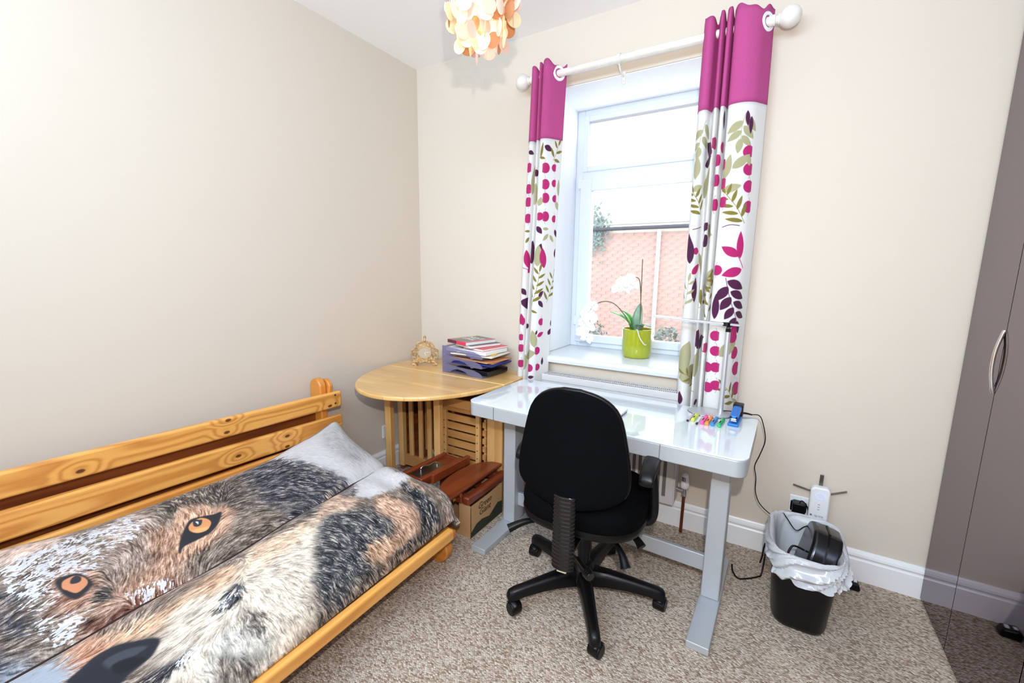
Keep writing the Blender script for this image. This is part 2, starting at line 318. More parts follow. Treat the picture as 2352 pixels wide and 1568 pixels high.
M = dict(
 wall=mat('cream_wall_paint', (213, 202, 187), .9, spec=.2, bump=(90, .08, .001)),
 ceil=mat('white_ceiling_paint', (250, 252, 255), .95, spec=.1, bump=(60, .1, .001)),
 gloss=mat('white_gloss_paint', (238, 238, 238), .3),
 upvc=mat('white_window_plastic', (222, 230, 240), .3),
 carpet=carpet_mat(), glass=glass_mat('window_glass'),
 pine=wood('orange_varnished_pine', (240, 178, 92), (206, 128, 50), 'Y', 1.6, .35, knots=2.1, ring=30),
 pined=wood('shade_darkened_pine', (150, 82, 38), (112, 54, 22), 'Y', 1.6, .4, ring=30),  # copy of pine with shade behind the rails and inside the table in its colour
 pinek=wood('knotty_orange_pine', (240, 178, 92), (196, 120, 46), 'Y', 1.6, .35, ring=62, spots=[(x+1.65, y-.5, z) for x, y, z in ((-2.035, .432, .647), (-2.035, .91, .637), (-2.035, .92, .691), (-2.035, 1.435, .621), (-2.035, .949, .511), (-2.035, 1.184, .53), (-2.035, 1.18, .476), (-2.035, -.1, .66))]),
 pinex=wood('orange_varnished_pine_end', (222, 146, 62), (188, 106, 36), 'X', 1.6, .35, ring=26),
 beech=wood('pale_rubberwood_top', (240, 202, 138), (224, 176, 108), 'X', 1.4, .28, coat=.4, staves=(.34, .042), ring=16),
 beechz=wood('pale_rubberwood_upright', (214, 168, 106), (188, 134, 76), 'Z', 1.6, .4, ring=14),
 beechx=wood('pale_rubberwood_rail', (196, 146, 86), (170, 116, 62), 'X', 1.6, .4, ring=14),
 mahog=wood('dark_red_hardwood', (140, 62, 30), (98, 38, 16), 'Y', 1.6, .35, ring=22),
 mahogx=wood('dark_red_hardwood_crosswise', (132, 58, 28), (92, 36, 16), 'X', 1.6, .35, ring=22),
 desktop=mat('white_glass_top', (222, 233, 240), .04, coat=1, spec=.7),
 silver=mat('silver_grey_powder_coat', (180, 184, 188), .42, metal=.25, bump=(700, .05)),
 silverd=mat('grey_motor_housing', (134, 138, 142), .5),
 black=mat('black_moulded_plastic', (9, 9, 11), .36, spec=.28, bump=(900, .08)),
 blackf=mat('black_woven_fabric', (5, 6, 8), .8, spec=.06, bump=(700, .5)),
 blacks=mat('black_shiny_plastic', (16, 16, 18), .2),
 chrome=mat('chrome', (220, 220, 222), .12, metal=1),
 steel=mat('brushed_steel', (150, 152, 150), .35, metal=1, vary=(8, (110, 110, 108))),
 alu=mat('brushed_aluminium', (206, 208, 212), .35, metal=.6),
 cream=mat('cream_painted_pole', (232, 230, 222), .35, vary=(25, (222, 219, 210))),
 rad=mat('white_radiator_enamel', (206, 204, 204), .35),
 shadow=mat('slot_shade', (110, 106, 102), .8),  # grey puts the shade of drawer gaps and radiator slots into the colour
 magenta=mat('magenta_linen', (180, 78, 134), .85, spec=.2, bump=(800, .35), vary=(220, (176, 74, 130))),
 lime=mat('lime_glazed_ceramic', (160, 168, 34), .12, coat=.6),
 leaf=mat('glossy_green_leaf', (84, 176, 52), .3, coat=.2, vary=(14, (40, 112, 34))),
 leafd=mat('grey_green_leaf', (142, 170, 146), .4, vary=(14, (108, 142, 116))),
 petal=mat('white_orchid_petal', (250, 250, 250), .6),
 stemm=mat('brown_plant_stem', (110, 96, 72), .7), soil=mat('bark_compost', (110, 86, 60), .9, bump=(90, .8, .01)),
 white=mat('white_plastic', (236, 237, 240), .35), whitep=mat('white_paper', (238, 237, 234), .8),
 card=mat('brown_cardboard', (186, 144, 98), .85, bump=(300, .1)), ink=mat('black_print', (34, 30, 28), .7), inkg=mat('dark_green_print', (44, 48, 34), .7),
 copper=mat('copper_pipe', (120, 62, 40), .4, metal=.6), brass=mat('brass', (214, 160, 90), .3, metal=1),
 gold=mat('antique_gold_resin', (214, 184, 134), .45, metal=.15, vary=(70, (170, 130, 78)), bump=(120, .4, .003)),
 dial=mat('pale_clock_dial', (188, 170, 148), .4),
 bag=sheer_mat('translucent_white_bin_liner', (240, 242, 246), .72, .22, .2),
 tray=sheer_mat('translucent_lilac_plastic', (188, 184, 216), .30, .15, .3),
 smoke=mirror_mat('smoked_mirror_gloss', (.32, .285, .305), .03), smokeb=mat('wardrobe_edge_dark', (52, 36, 36), .4),
 brick=mat('red_brick', (210, 182, 174), .9, vary=(3.2, (186, 148, 140))), mortar=mat('pale_mortar', (236, 230, 222), .95),
 slate=mat('weathered_roof', (206, 206, 204), .9, vary=(3, (188, 188, 186))), gutter=mat('grey_gutter', (80, 84, 94), .6), ground=mat('yard_concrete', (170, 168, 164), .95),
 bush=mat('hedge_green', (142, 160, 158), .8),
)
def px(c, **k): return mat('tint_%d_%d_%d' % c, c, **k)
WOLF = [((120,106,96),12,[(0.307,0.083),(0.587,0.083),(0.772,0.089),(0.924,0.142),(0.945,0.834),(1.0,1.0),(0.48,1.0),(0.261,0.467)]),((198,196,196),6,[(0.729,0.095),(0.918,0.136),(0.93,0.201),(0.936,0.456),(0.888,0.633),(0.939,0.722),(0.866,0.716),(0.821,0.71),(0.778,0.639),(0.796,0.473),(0.763,0.331),(0.757,0.148)]),((172,170,168),14,[(0.857,0.172),(0.93,0.183),(0.936,0.379),(0.872,0.426),(0.848,0.32)]),((205,180,165),5,[(0.35,0.083),(0.359,0.089),(0.401,0.118),(0.426,0.083),(0.401,0.183),(0.362,0.207),(0.34,0.195)]),((78,76,80),12,[(0.693,0.089),(0.757,0.172),(0.818,0.479),(0.763,0.615),(0.672,0.556),(0.669,0.426),(0.65,0.302)]),((60,62,72),10,[(0.729,0.095),(0.766,0.29),(0.79,0.456),(0.772,0.568),(0.745,0.533),(0.711,0.426),(0.666,0.349)]),((92,84,78),14,[(0.523,0.083),(0.614,0.083),(0.675,0.219),(0.653,0.373),(0.596,0.325),(0.547,0.26),(0.511,0.243)]),((150,132,120),16,[(0.465,0.089),(0.526,0.16),(0.495,0.343),(0.456,0.373),(0.438,0.343)]),((164,126,104),16,[(0.508,0.26),(0.541,0.296),(0.514,0.379),(0.508,0.426),(0.489,0.432),(0.483,0.385)]),((190,150,124),9,[(0.559,0.213),(0.608,0.29),(0.62,0.337),(0.587,0.402),(0.559,0.414),(0.526,0.426),(0.505,0.42),(0.517,0.343)]),((160,124,104),16,[(0.465,0.391),(0.508,0.426),(0.492,0.485),(0.447,0.473),(0.416,0.473),(0.398,0.485),(0.389,0.479),(0.413,0.426)]),((168,126,106),12,[(0.38,0.325),(0.395,0.29),(0.419,0.302),(0.422,0.373),(0.401,0.426),(0.383,0.432),(0.374,0.396)]),((128,86,70),12,[(0.374,0.533),(0.419,0.538),(0.483,0.544),(0.502,0.55),(0.492,0.485),(0.432,0.479),(0.398,0.485),(0.383,0.485)]),((205,168,138),14,[(0.368,0.527),(0.426,0.604),(0.492,0.598),(0.526,0.568),(0.517,0.639),(0.462,0.657),(0.432,0.692),(0.383,0.633),(0.356,0.68),(0.359,0.604)]),((184,134,108),9,[(0.368,0.544),(0.389,0.562),(0.395,0.645),(0.368,0.657),(0.356,0.657)]),((212,199,182),14,[(0.447,0.669),(0.492,0.627),(0.547,0.598),(0.59,0.586),(0.629,0.598),(0.69,0.627),(0.72,0.675),(0.666,0.757),(0.629,0.87),(0.59,0.911),(0.593,0.976),(0.538,1.0),(0.477,0.994),(0.41,0.864),(0.419,0.769),(0.435,0.722)]),((214,186,160),12,[(0.581,0.544),(0.626,0.58),(0.669,0.592),(0.666,0.657),(0.599,0.686),(0.553,0.675)]),((186,150,122),16,[(0.502,0.58),(0.547,0.574),(0.535,0.663),(0.489,0.669)]),((200,195,185),10,[(0.477,0.822),(0.498,0.834),(0.517,0.888),(0.526,0.97),(0.486,1.0),(0.441,0.929),(0.456,0.87)]),((110,104,98),12,[(0.508,0.805),(0.526,0.834),(0.523,0.899),(0.508,0.888)]),((120,112,104),12,[(0.462,0.864),(0.48,0.923),(0.505,0.982),(0.489,0.994),(0.459,0.947)]),((66,67,70),12,[(0.681,0.716),(0.717,0.74),(0.644,0.982),(0.614,0.97),(0.596,0.947),(0.623,0.834)]),((64,66,70),12,[(0.69,0.651),(0.739,0.698),(0.787,0.763),(0.769,0.87),(0.726,0.959),(0.678,0.959),(0.629,0.947),(0.608,0.893),(0.632,0.799)]),((188,158,136),10,[(0.769,0.473),(0.766,0.604),(0.772,0.657),(0.745,0.68),(0.711,0.645),(0.672,0.639),(0.711,0.574)]),((184,148,124),12,[(0.805,0.704),(0.824,0.757),(0.845,0.852),(0.836,0.935),(0.781,0.953),(0.76,0.899),(0.784,0.84),(0.769,0.781)]),((176,140,112),12,[(0.705,0.87),(0.742,0.882),(0.784,0.935),(0.793,0.976),(0.751,0.982),(0.714,0.964),(0.693,0.923)]),((150,118,96),10,[(0.872,0.734),(0.906,0.787),(0.909,0.882),(0.888,0.988),(0.897,1.0),(0.9,0.953),(0.897,0.846)]),((40,43,48),6,[(0.872,0.704),(0.878,0.787),(0.872,0.893),(0.869,0.97),(0.836,0.959),(0.818,0.959),(0.845,0.858),(0.86,0.775)]),((40,42,48),5,[(0.736,0.964),(0.83,0.959),(0.836,0.982),(0.757,0.976),(0.739,0.976)]),((58,62,74),12,[(0.331,0.361),(0.337,0.331),(0.347,0.373),(0.353,0.414),(0.347,0.426),(0.334,0.396)]),((70,74,84),12,[(0.316,0.42),(0.331,0.462),(0.343,0.473),(0.334,0.485),(0.316,0.491),(0.304,0.473)]),((160,168,180),10,[(0.31,0.479),(0.334,0.485),(0.359,0.604),(0.353,0.675),(0.331,0.669),(0.304,0.556)]),((42,48,58),6,[(0.34,0.278),(0.359,0.325),(0.35,0.337),(0.337,0.308)]),((38,40,46),3.0,[(0.517,0.385),(0.529,0.349),(0.544,0.314),(0.559,0.29),(0.578,0.302),(0.59,0.314),(0.602,0.32),(0.584,0.361),(0.565,0.379),(0.544,0.379),(0.526,0.379),(0.517,0.396)]),((214,146,96),1.6,[(0.55,0.314),(0.559,0.302),(0.571,0.302),(0.578,0.32),(0.578,0.343),(0.568,0.361),(0.559,0.361),(0.55,0.349),(0.547,0.331)]),((236,170,110),3.0,[(0.55,0.337),(0.562,0.343),(0.571,0.355),(0.562,0.361),(0.553,0.355)]),((48,52,58),2,[(0.562,0.296),(0.568,0.308),(0.571,0.314),(0.565,0.331),(0.559,0.331),(0.556,0.32)]),((240,240,240),1.2,[(0.562,0.308),(0.565,0.314),(0.562,0.325),(0.562,0.32)]),((44,42,46),3.5,[(0.386,0.325),(0.392,0.314),(0.398,0.314),(0.41,0.32),(0.416,0.349),(0.416,0.373),(0.404,0.391),(0.395,0.396),(0.389,0.379),(0.386,0.355)]),((210,142,102),1.6,[(0.392,0.331),(0.398,0.325),(0.407,0.325),(0.413,0.343),(0.413,0.361),(0.407,0.373),(0.398,0.379),(0.392,0.361),(0.389,0.349)]),((50,52,58),2,[(0.401,0.331),(0.407,0.325),(0.41,0.337),(0.407,0.349),(0.401,0.349),(0.398,0.343)]),((60,58,58),5,[(0.413,0.396),(0.426,0.396),(0.426,0.432),(0.413,0.444),(0.41,0.42)]),((56,58,64),5,[(0.486,0.769),(0.502,0.728),(0.514,0.704),(0.529,0.692),(0.532,0.728),(0.514,0.769),(0.495,0.763)]),((36,38,46),3.9,[(0.353,0.669),(0.365,0.651),(0.38,0.633),(0.398,0.639),(0.413,0.669),(0.432,0.716),(0.422,0.751),(0.41,0.763),(0.395,0.769),(0.38,0.775),(0.353,0.704)]),((62,66,74),3.8,[(0.383,0.675),(0.398,0.675),(0.413,0.698),(0.419,0.722),(0.401,0.722),(0.386,0.722)]),((24,26,32),3.8,[(0.386,0.71),(0.401,0.716),(0.413,0.751),(0.407,0.757),(0.389,0.751)]),((50,50,56),6,[(0.398,0.811),(0.419,0.805),(0.438,0.811),(0.456,0.811),(0.45,0.817),(0.429,0.834),(0.41,0.858)])]
SNOW = [(20,[(0.35,0.207),(0.38,0.195),(0.419,0.16),(0.453,0.13),(0.465,0.213),(0.441,0.302),(0.413,0.331),(0.383,0.314),(0.38,0.373),(0.359,0.385),(0.35,0.296),(0.343,0.26)]),(14,[(0.353,0.391),(0.374,0.426),(0.398,0.438),(0.392,0.456),(0.377,0.479),(0.359,0.604),(0.365,0.491),(0.353,0.444)]),(16,[(0.477,0.118),(0.508,0.178),(0.489,0.26),(0.468,0.254),(0.453,0.231)]),(12,[(0.441,0.444),(0.486,0.473),(0.477,0.544),(0.441,0.485)]),(7,[(0.508,0.716),(0.523,0.722),(0.523,0.74),(0.502,0.757),(0.492,0.769)]),(7,[(0.438,0.811),(0.459,0.817),(0.456,0.834),(0.432,0.84)])]
FURDIR = [(0.395,0.166,2.43),(0.474,0.112,-2.74),(0.462,0.426,-1.04),(0.59,0.183,-1.57),(0.693,0.26,0.21),(0.745,0.396,1.13),(0.514,0.373,-1.09),(0.593,0.473,0.0),(0.653,0.432,0.44),(0.517,0.621,3.14),(0.578,0.71,0.26),(0.632,0.728,0.9),(0.696,0.84,1.49),(0.79,0.817,1.57),(0.86,0.828,1.83),(0.574,0.929,1.27),(0.511,0.935,1.45),(0.565,0.811,1.57),(0.468,0.746,3.14),(0.471,0.911,1.57),(0.374,0.467,-2.93),(0.34,0.467,-2.65),(0.362,0.355,2.88),(0.404,0.544,1.93),(0.702,0.953,1.13),(0.708,0.651,1.27),(0.921,0.55,1.83),(0.368,0.692,-2.32)]
MOTIF = {'L':[('l','P',0.066,2.028,0.101,2.014,0.7),('l','P',0.353,2.042,0.398,2.018,0.7),('l','O',0.334,1.98,0.345,2.061,0.2),('l','O',0.329,1.985,0.36,1.976,0.5),('f','O',0.41,1.971,0.444,2.052,3,0.06,0.3),('l','O',0.416,1.976,0.46,1.966,0.45),('b','M',0.072,1.942,0.04,180),('b','M',0.078,1.828,0.04,180),('b','M',0.08,1.757,0.04,180),('b','M',0.084,1.667,0.04,180),('b','M',0.363,1.928,0.042,0),('b','M',0.367,1.843,0.042,0),('b','M',0.371,1.771,0.042,0),('b','M',0.376,1.672,0.042,0),('b','M',0.422,1.933,0.03,180),('b','M',0.427,1.852,0.03,180),('b','M',0.438,1.771,0.03,180),('b','M',0.444,1.662,0.03,180),('b','P',0.209,1.909,0.028,0),('b','M',0.343,1.672,0.034,0),('l','T',0.336,1.729,0.348,1.776,0.7),('l','T',0.205,1.738,0.209,1.857,0.5),('l','T',0.105,1.795,0.129,1.976,0.3),('l','T',0.449,1.757,0.471,1.71,0.6),('l','T',0.466,1.786,0.46,1.876,0.3),('l','P',0.329,1.619,0.36,1.577,0.6),('l','O',0.101,1.596,0.069,1.596,0.5),('l','O',0.097,1.562,0.078,1.529,0.5),('l','T',0.363,1.605,0.404,1.605,0.5),('l','T',0.404,1.577,0.367,1.539,0.5),('l','T',0.416,1.572,0.449,1.534,0.5),('l','P',0.455,1.605,0.471,1.562,0.5),('l','P',0.209,1.41,0.207,1.543,0.45),('l','P',0.343,1.463,0.36,1.524,0.6),('l','T',0.345,1.396,0.348,1.515,0.5),('l','P',0.471,1.448,0.471,1.501,0.5),('l','M',0.387,1.387,0.367,1.501,0.45),('l','M',0.105,1.387,0.084,1.491,0.5),('l','M',0.101,1.358,0.201,1.482,0.4),('s','M',[(0.066,1.391),(0.088,1.382),(0.203,1.353)],0.0022),('f','O',0.319,1.159,0.36,1.368,9,0.075,0.26),('f','O',0.427,1.192,0.471,1.363,8,0.065,0.26),('l','O',0.322,1.144,0.36,1.13,0.4),('l','P',0.066,1.268,0.097,1.23,0.7),('l','P',0.066,1.192,0.203,1.163,0.6),('l','P',0.363,1.225,0.392,1.258,0.6),('l','P',0.363,1.201,0.398,1.163,0.6),('b','M',0.392,1.078,0.032,180),('l','M',0.371,0.992,0.416,1.016,0.6),('l','M',0.072,1.054,0.074,1.121,0.6),('l','M',0.084,1.049,0.091,1.097,0.5),('b','M',0.078,0.978,0.03,180),('b','P',0.204,1.049,0.022,0),('l','P',0.455,0.997,0.471,1.035,0.7),('l','P',0.471,1.049,0.471,1.087,0.4),('l','P',0.36,1.002,0.367,1.03,0.5),('b','M',0.08,0.912,0.036,180),('b','M',0.084,0.817,0.036,180),('b','M',0.376,0.907,0.036,0),('b','M',0.334,0.802,0.036,0),('b','M',0.387,0.807,0.032,0),('l','T',0.36,0.926,0.338,1.03,0.5),('l','T',0.209,0.859,0.367,0.897,0.6),('l','T',0.203,0.783,0.205,0.878,0.4),('l','P',0.329,0.745,0.367,0.75,0.6),('l','P',0.422,0.817,0.422,0.864,0.4)],'R':[('f','T',0.538,2.049,0.526,1.944,5,0.085,0.45),('l','P',0.352,2.078,0.357,1.996,0.34),('l','P',0.545,2.058,0.551,1.996,0.34),('l','P',0.564,2.035,0.564,1.963,0.3),('b','M',0.564,1.891,0.04,180),('b','M',0.571,1.819,0.04,180),('b','M',0.577,1.747,0.04,180),('b','M',0.584,1.661,0.04,180),('l','T',0.504,1.824,0.571,1.881,0.5),('l','T',0.472,1.733,0.545,1.752,0.55),('l','T',0.472,1.781,0.494,1.886,0.4),('l','T',0.571,1.833,0.564,1.881,0.5),('f','O',0.571,1.589,0.485,1.723,8,0.075,0.26),('s','P',[(0.485,1.575),(0.515,1.584),(0.551,1.58)],0.0022),('l','M',0.558,1.445,0.49,1.489,0.55),('l','M',0.577,1.388,0.499,1.359,0.6),('l','M',0.564,1.436,0.558,1.556,0.3),('s','M',[(0.532,1.469),(0.558,1.441),(0.584,1.393)],0.0022),('f','P',0.515,1.35,0.577,1.153,8,0.085,0.5),('l','M',0.558,1.048,0.571,1.144,0.5),('b','M',0.584,1.005,0.045,0),('l','T',0.515,0.986,0.584,1.072,0.55),('b','M',0.611,0.928,0.05,180),('b','M',0.631,0.828,0.05,180),('b','M',0.564,1.077,0.04,60),('f','O',0.631,0.751,0.551,0.842,5,0.07,0.28),('l','T',0.656,0.746,0.611,0.78,0.5),('f','T',0.084,2.049,0.063,1.934,4,0.08,0.5),('l','P',0.202,1.896,0.116,1.958,0.7),('l','P',0.202,1.891,0.11,1.857,0.6),('l','T',0.056,1.795,0.059,1.9,0.4),('l','T',0.124,1.714,0.193,1.848,0.6),('l','T',0.048,1.747,0.093,1.766,0.7),('b','M',0.216,1.944,0.04,0),('b','M',0.325,1.867,0.04,0),('b','M',0.33,1.781,0.04,0),('b','M',0.335,1.675,0.04,0),('b','M',0.362,1.924,0.036,180),('b','M',0.459,1.848,0.036,180),('b','M',0.468,1.766,0.036,180),('b','M',0.477,1.685,0.036,180),('f','O',0.104,1.632,0.052,1.738,7,0.065,0.26),('b','P',0.188,1.584,0.04,90),('b','P',0.198,1.517,0.045,45),('l','T',0.208,1.584,0.335,1.541,0.5),('s','P',[(0.063,1.57),(0.116,1.584)],0.0022),('l','M',0.068,1.474,0.11,1.469,0.9),('l','M',0.074,1.364,0.121,1.412,0.6),('l','T',0.193,1.359,0.11,1.465,0.4),('l','T',0.337,1.307,0.347,1.393,0.7),('l','P',0.063,1.412,0.043,1.556,0.35),('b','M',0.477,1.383,0.036,0),('l','P',0.098,1.23,0.098,1.35,0.4),('f','O',0.201,1.206,0.332,1.35,8,0.08,0.26),('f','O',0.334,1.144,0.347,1.331,6,0.08,0.26),('f','T',0.043,1.182,0.063,1.331,6,0.06,0.26),('l','P',0.485,1.158,0.485,1.278,0.3),('l','P',0.203,1.019,0.208,1.105,0.5),('l','P',0.203,1.014,0.332,1.072,0.5),('s','P',[(0.201,1.096),(0.226,1.043),(0.335,1.0)],0.0022),('b','M',0.347,1.019,0.038,0),('b','M',0.468,0.928,0.038,0),('b','M',0.477,0.832,0.038,0),('b','M',0.494,1.081,0.036,180),('b','M',0.499,1.01,0.036,180),('b','M',0.504,0.933,0.036,180),('b','M',0.51,0.847,0.036,180),('l','T',0.043,0.876,0.084,1.043,0.5),('l','T',0.205,0.871,0.233,1.019,0.5),('l','T',0.043,0.856,0.201,0.899,0.7),('f','O',0.212,0.794,0.068,0.88,6,0.06,0.26),('l','P',0.22,0.732,0.268,0.746,0.6),('l','P',0.056,0.722,0.052,0.789,0.5)]}
# ---------------------------------------------------------------- cloth shapes (shared by mesh and print)
def _interp(t, ts, vs):
    """smooth monotone-ish interpolation through key points"""
    n = len(ts)
    t = min(max(t, ts[0]), ts[-1])
    i = 0
    while i < n - 2 and t > ts[i + 1]:
        i += 1
    h = ts[i + 1] - ts[i]
    a = (t - ts[i]) / h
    def slope(k):
        if k <= 0: return (vs[1] - vs[0]) / (ts[1] - ts[0])
        if k >= n - 1: return (vs[-1] - vs[-2]) / (ts[-1] - ts[-2])
        return (vs[k + 1] - vs[k - 1]) / (ts[k + 1] - ts[k - 1])
    m0, m1 = slope(i) * h, slope(i + 1) * h
    a2, a3 = a * a, a * a * a
    return (2*a3 - 3*a2 + 1) * vs[i] + (a3 - 2*a2 + a) * m0 + (-2*a3 + 3*a2) * vs[i + 1] + (a3 - a2) * m1

DUV_Y0, DUV_Y1 = -0.56, 1.62      # run of the duvet along the bed; past DUV_YE it folds down over the end
DUV_YE = 1.40
_DT = (0.0, .05, .10, .17, .30, .42, .475, .50, .535, .62, .72, .83, .90, .955, 1.0)
_DX = (-2.075, -2.045, -2.00, -1.955, -1.83, -1.69, -1.625, -1.60, -1.56, -1.47, -1.38, -1.265, -1.205, -1.175, -1.163)
def duvet_point(y, t):
    f = (y - .24) / 1.24
    zb = _interp(y, (-.6, .22, .40, .55, .75, 1.05, 1.17, 1.32, 1.48, 1.7), (.495, .479, .450, .444, .446, .450, .474, .506, .548, .56))
    zc = .372
    zs = (zb - .09, zb - .028, zb, zb + .002, zc + (zb - zc) * .62, zc + (zb - zc) * .22, .376, .350, .383, .392, .380, .352, .322, .280, .228)
    x = _interp(t, _DT, _DX); z = _interp(t, _DT, zs)
    x += .085 * (1.05 - y) * math.sin(math.pi * t) ** 2 + .03 * (1.3 - y) * t
    # broad quilted swell and creases
    z += .006 * math.sin(5.1 * y + 3.0 * t) * math.sin(math.pi * t) + .004 * math.sin(13 * y - 9 * t + 1) * math.sin(math.pi * t)
    yy = y
    if t > .5:       # gathered folds towards the far front corner
        g = max(0.0, min(1.0, (y - 1.08) / .3)) * min(1.0, (t - .5) / .15)
        w = math.sin(44 * (y + .22 * (t - .75) ** 2 * 4) + 5 * t)
        z += .011 * g * w
        x += .010 * g * w * max(0, (t - .7) / .3)
    else:
        g = max(0.0, min(1.0, (y - 1.15) / .25)) * min(1.0, t / .2)
        z += .007 * g * math.sin(22 * y + 14 * t)
    if y > DUV_YE:   # over the end
        a = (y - DUV_YE) / (DUV_Y1 - DUV_YE)
        r = .085 + .03 * math.sin(math.pi * t) + .018 * math.sin(17 * t)
        yy = DUV_YE + r * math.sin(a * math.pi * .5) + .012 * math.sin(26 * t) * a
        drop = z - .175
        z = z - drop * (1 - math.cos(a * math.pi * .5)) * (.92 if t > .52 else .8)
    return (x, yy, z)

# curtain cross sections: (x, y) along the gathered cloth, and how far the foot of the cloth drifts sideways
CURT = {
 'R': dict(path=((-.378,2.262),(-.368,2.222),(-.350,2.206),(-.334,2.218),(-.325,2.252),(-.318,2.262),(-.310,2.230),(-.302,2.200),(-.294,2.215),(-.289,2.258),(-.283,2.240),(-.277,2.200),(-.268,2.196),(-.262,2.225),(-.258,2.262),(-.253,2.240),(-.248,2.205),(-.225,2.190),(-.190,2.190),(-.155,2.212),(-.132,2.250),(-.112,2.288)),
           zt=2.465, zs=2.092, zb=.66, drift=.006),
 'L': dict(path=((-1.252,2.275),(-1.243,2.235),(-1.224,2.210),(-1.208,2.218),(-1.198,2.255),(-1.192,2.262),(-1.188,2.225),(-1.180,2.205),(-1.173,2.222),(-1.169,2.258),(-1.163,2.235),(-1.156,2.200),(-1.138,2.190),(-1.115,2.205),(-1.090,2.250),(-1.068,2.296)),
           zt=2.455, zs=2.080, zb=.66, drift=-.068),
}
def curtain_table(key, n=140):
    """arc-length samples of the cross section: list of (s, x, y)"""
    p = CURT[key]['path']; k = len(p); ts = [i / (k - 1) for i in range(k)]
    xs = [q[0] for q in p]; ys = [q[1] for q in p]
    out = []; s = 0; last = None
    for i in range(n):
        t = i / (n - 1); x = _interp(t, ts, xs); y = _interp(t, ts, ys)
        if last: s += math.hypot(x - last[0], y - last[1])
        out.append((s, x, y)); last = (x, y)
    return out
def curtain_point(key, row, z):
    c = CURT[key]; s, x, y = row
    f = (c['zt'] - z) / (c['zt'] - c['zb'])
    cx = (c['path'][0][0] + c['path'][-1][0]) / 2
    amp = 1 - .25 * (1 - abs(2 * f - .9)) * (1 if f > .1 else f * 10)   # folds a little shallower in the middle
    yy = 2.245 + (y - 2.245) * amp
    xx = cx + (x - cx) * (1 + .05 * math.sin(3 * f)) + c['drift'] * f + .004 * math.sin(30 * s + 5 * f) * f
    return (xx, yy, z)
# ================================================================= the room
XL, XR, YB, YF, ZC = -2.197, 1.27, 2.343, -1.5, 2.694
OX0, OX1, OZ0, OZ1, OY = -1.181, -.179, .87, 2.378, 2.80     # window opening
def struct(name, bm, m, **k): return tag(obj(name, bm, m, **k), kind='structure')
struct('floor', bx(B(), XL-.1, XR+.1, YF-.1, YB+.05, -.1, 0), M['carpet'])
struct('ceiling', bx(B(), XL-.1, XR+.1, YF-.1, YB+.6, ZC, ZC+.1), M['ceil'])
struct('wall_left', bx(B(), XL-.1, XL, YF-.1, YB+.1, 0, ZC), M['wall'])
struct('wall_right', bx(B(), XR, XR+.1, YF-.1, YB+.1, 0, ZC), M['wall'])
struct('wall_front', bx(B(), XL-.1, XR+.1, YF-.1, YF, 0, ZC), M['wall'])
b = B()
bx(b, XL-.1, OX0, YB, OY+.1, 0, ZC); bx(b, OX1, XR+.1, YB, OY+.1, 0, ZC)
bx(b, OX0, OX1, YB, OY+.1, 0, OZ0-.045); bx(b, OX0, OX1, YB, OY+.1, OZ1, ZC)
struct('wall_back', b, M['wall'])
def skirting(name, p0, p1, n):
    """moulded board along p0-p1; n points into the room"""
    prof = ((0, 0), (.018, 0), (.018, .098), (.014, .104), (.014, .110), (.020, .118), (.018, .128), (.009, .136), (.006, .142), (0, .142))
    b = B(); A = []; C = []
    for u, z in prof:
        A.append(b.verts.new((p0[0]+n[0]*u, p0[1]+n[1]*u, z))); C.append(b.verts.new((p1[0]+n[0]*u, p1[1]+n[1]*u, z)))
    for k in range(len(prof)): b.faces.new((A[k], A[(k+1) % len(prof)], C[(k+1) % len(prof)], C[k]))
    b.faces.new(A); b.faces.new(C); bmesh.ops.recalc_face_normals(b, faces=b.faces)
    struct(name, b, M['gloss'])
skirting('baseboard_back', (XL, YB-.0005), (.668, YB-.0005), (0, -1))
skirting('baseboard_left', (XL+.0005, YF), (XL+.0005, YB-.02), (1, 0))
# sill board
b = B(); prism(b, [(2.285, .866), (2.30, .872), (2.76, .872), (2.76, .828), (2.30, .828), (2.288, .833), (2.283, .85)], 'x', -1.215, -.145)
# keep the board inside the opening past the wall face
struct('trim_1', b, px((220, 224, 228), rough=.3))
# ---- window
w = thing('window_1', None, None, (-.68, 2.74, .87), kind='structure')
def ring(b, x0, x1, z0, z1, m, y0, y1, mb=None):
    mb = mb or m
    bx(b, x0, x0+m, y0, y1, z0, z1); bx(b, x1-m, x1, y0, y1, z0, z1)
    bx(b, x0+m, x1-m, y0, y1, z1-m, z1); bx(b, x0+m, x1-m, y0, y1, z0, z0+mb)
b = B(); ring(b, OX0, OX1, .872, OZ1, .052, 2.725, 2.795, .04); bx(b, OX0+.052, OX1-.052, 2.725, 2.795, 1.955, 2.005)
obj('window_frame', b, M['upvc'], w, bevel=.004, world=True)
b = B(); ring(b, OX0+.050, OX1-.050, 2.003, OZ1-.04, .034, 2.715, 2.77); obj('upper_sash', b, M['upvc'], w, bevel=.004, world=True)
b = B(); ring(b, OX0+.044, OX1-.044, .906, 1.958, .078, 2.700, 2.76, .046); s = obj('lower_sash', b, M['upvc'], w, bevel=.005, world=True)
obj('pane', bx(B(), OX0+.08, OX1-.08, 2.742, 2.746, 2.03, OZ1-.07), M['glass'], w, world=True)
obj('pane', bx(B(), OX0+.11, OX1-.11, 2.732, 2.736, .94, 1.89), M['glass'], w, world=True)
for z in (1.93, 1.05):
    b = B(); cyl(b, (OX0+.036, 2.712, z-.035), (OX0+.036, 2.712, z+.035), .006, seg=10); bx(b, OX0+.03, OX0+.056, 2.698, 2.71, z-.03, z+.03)
    obj('hinge', b, M['upvc'], w, world=True)
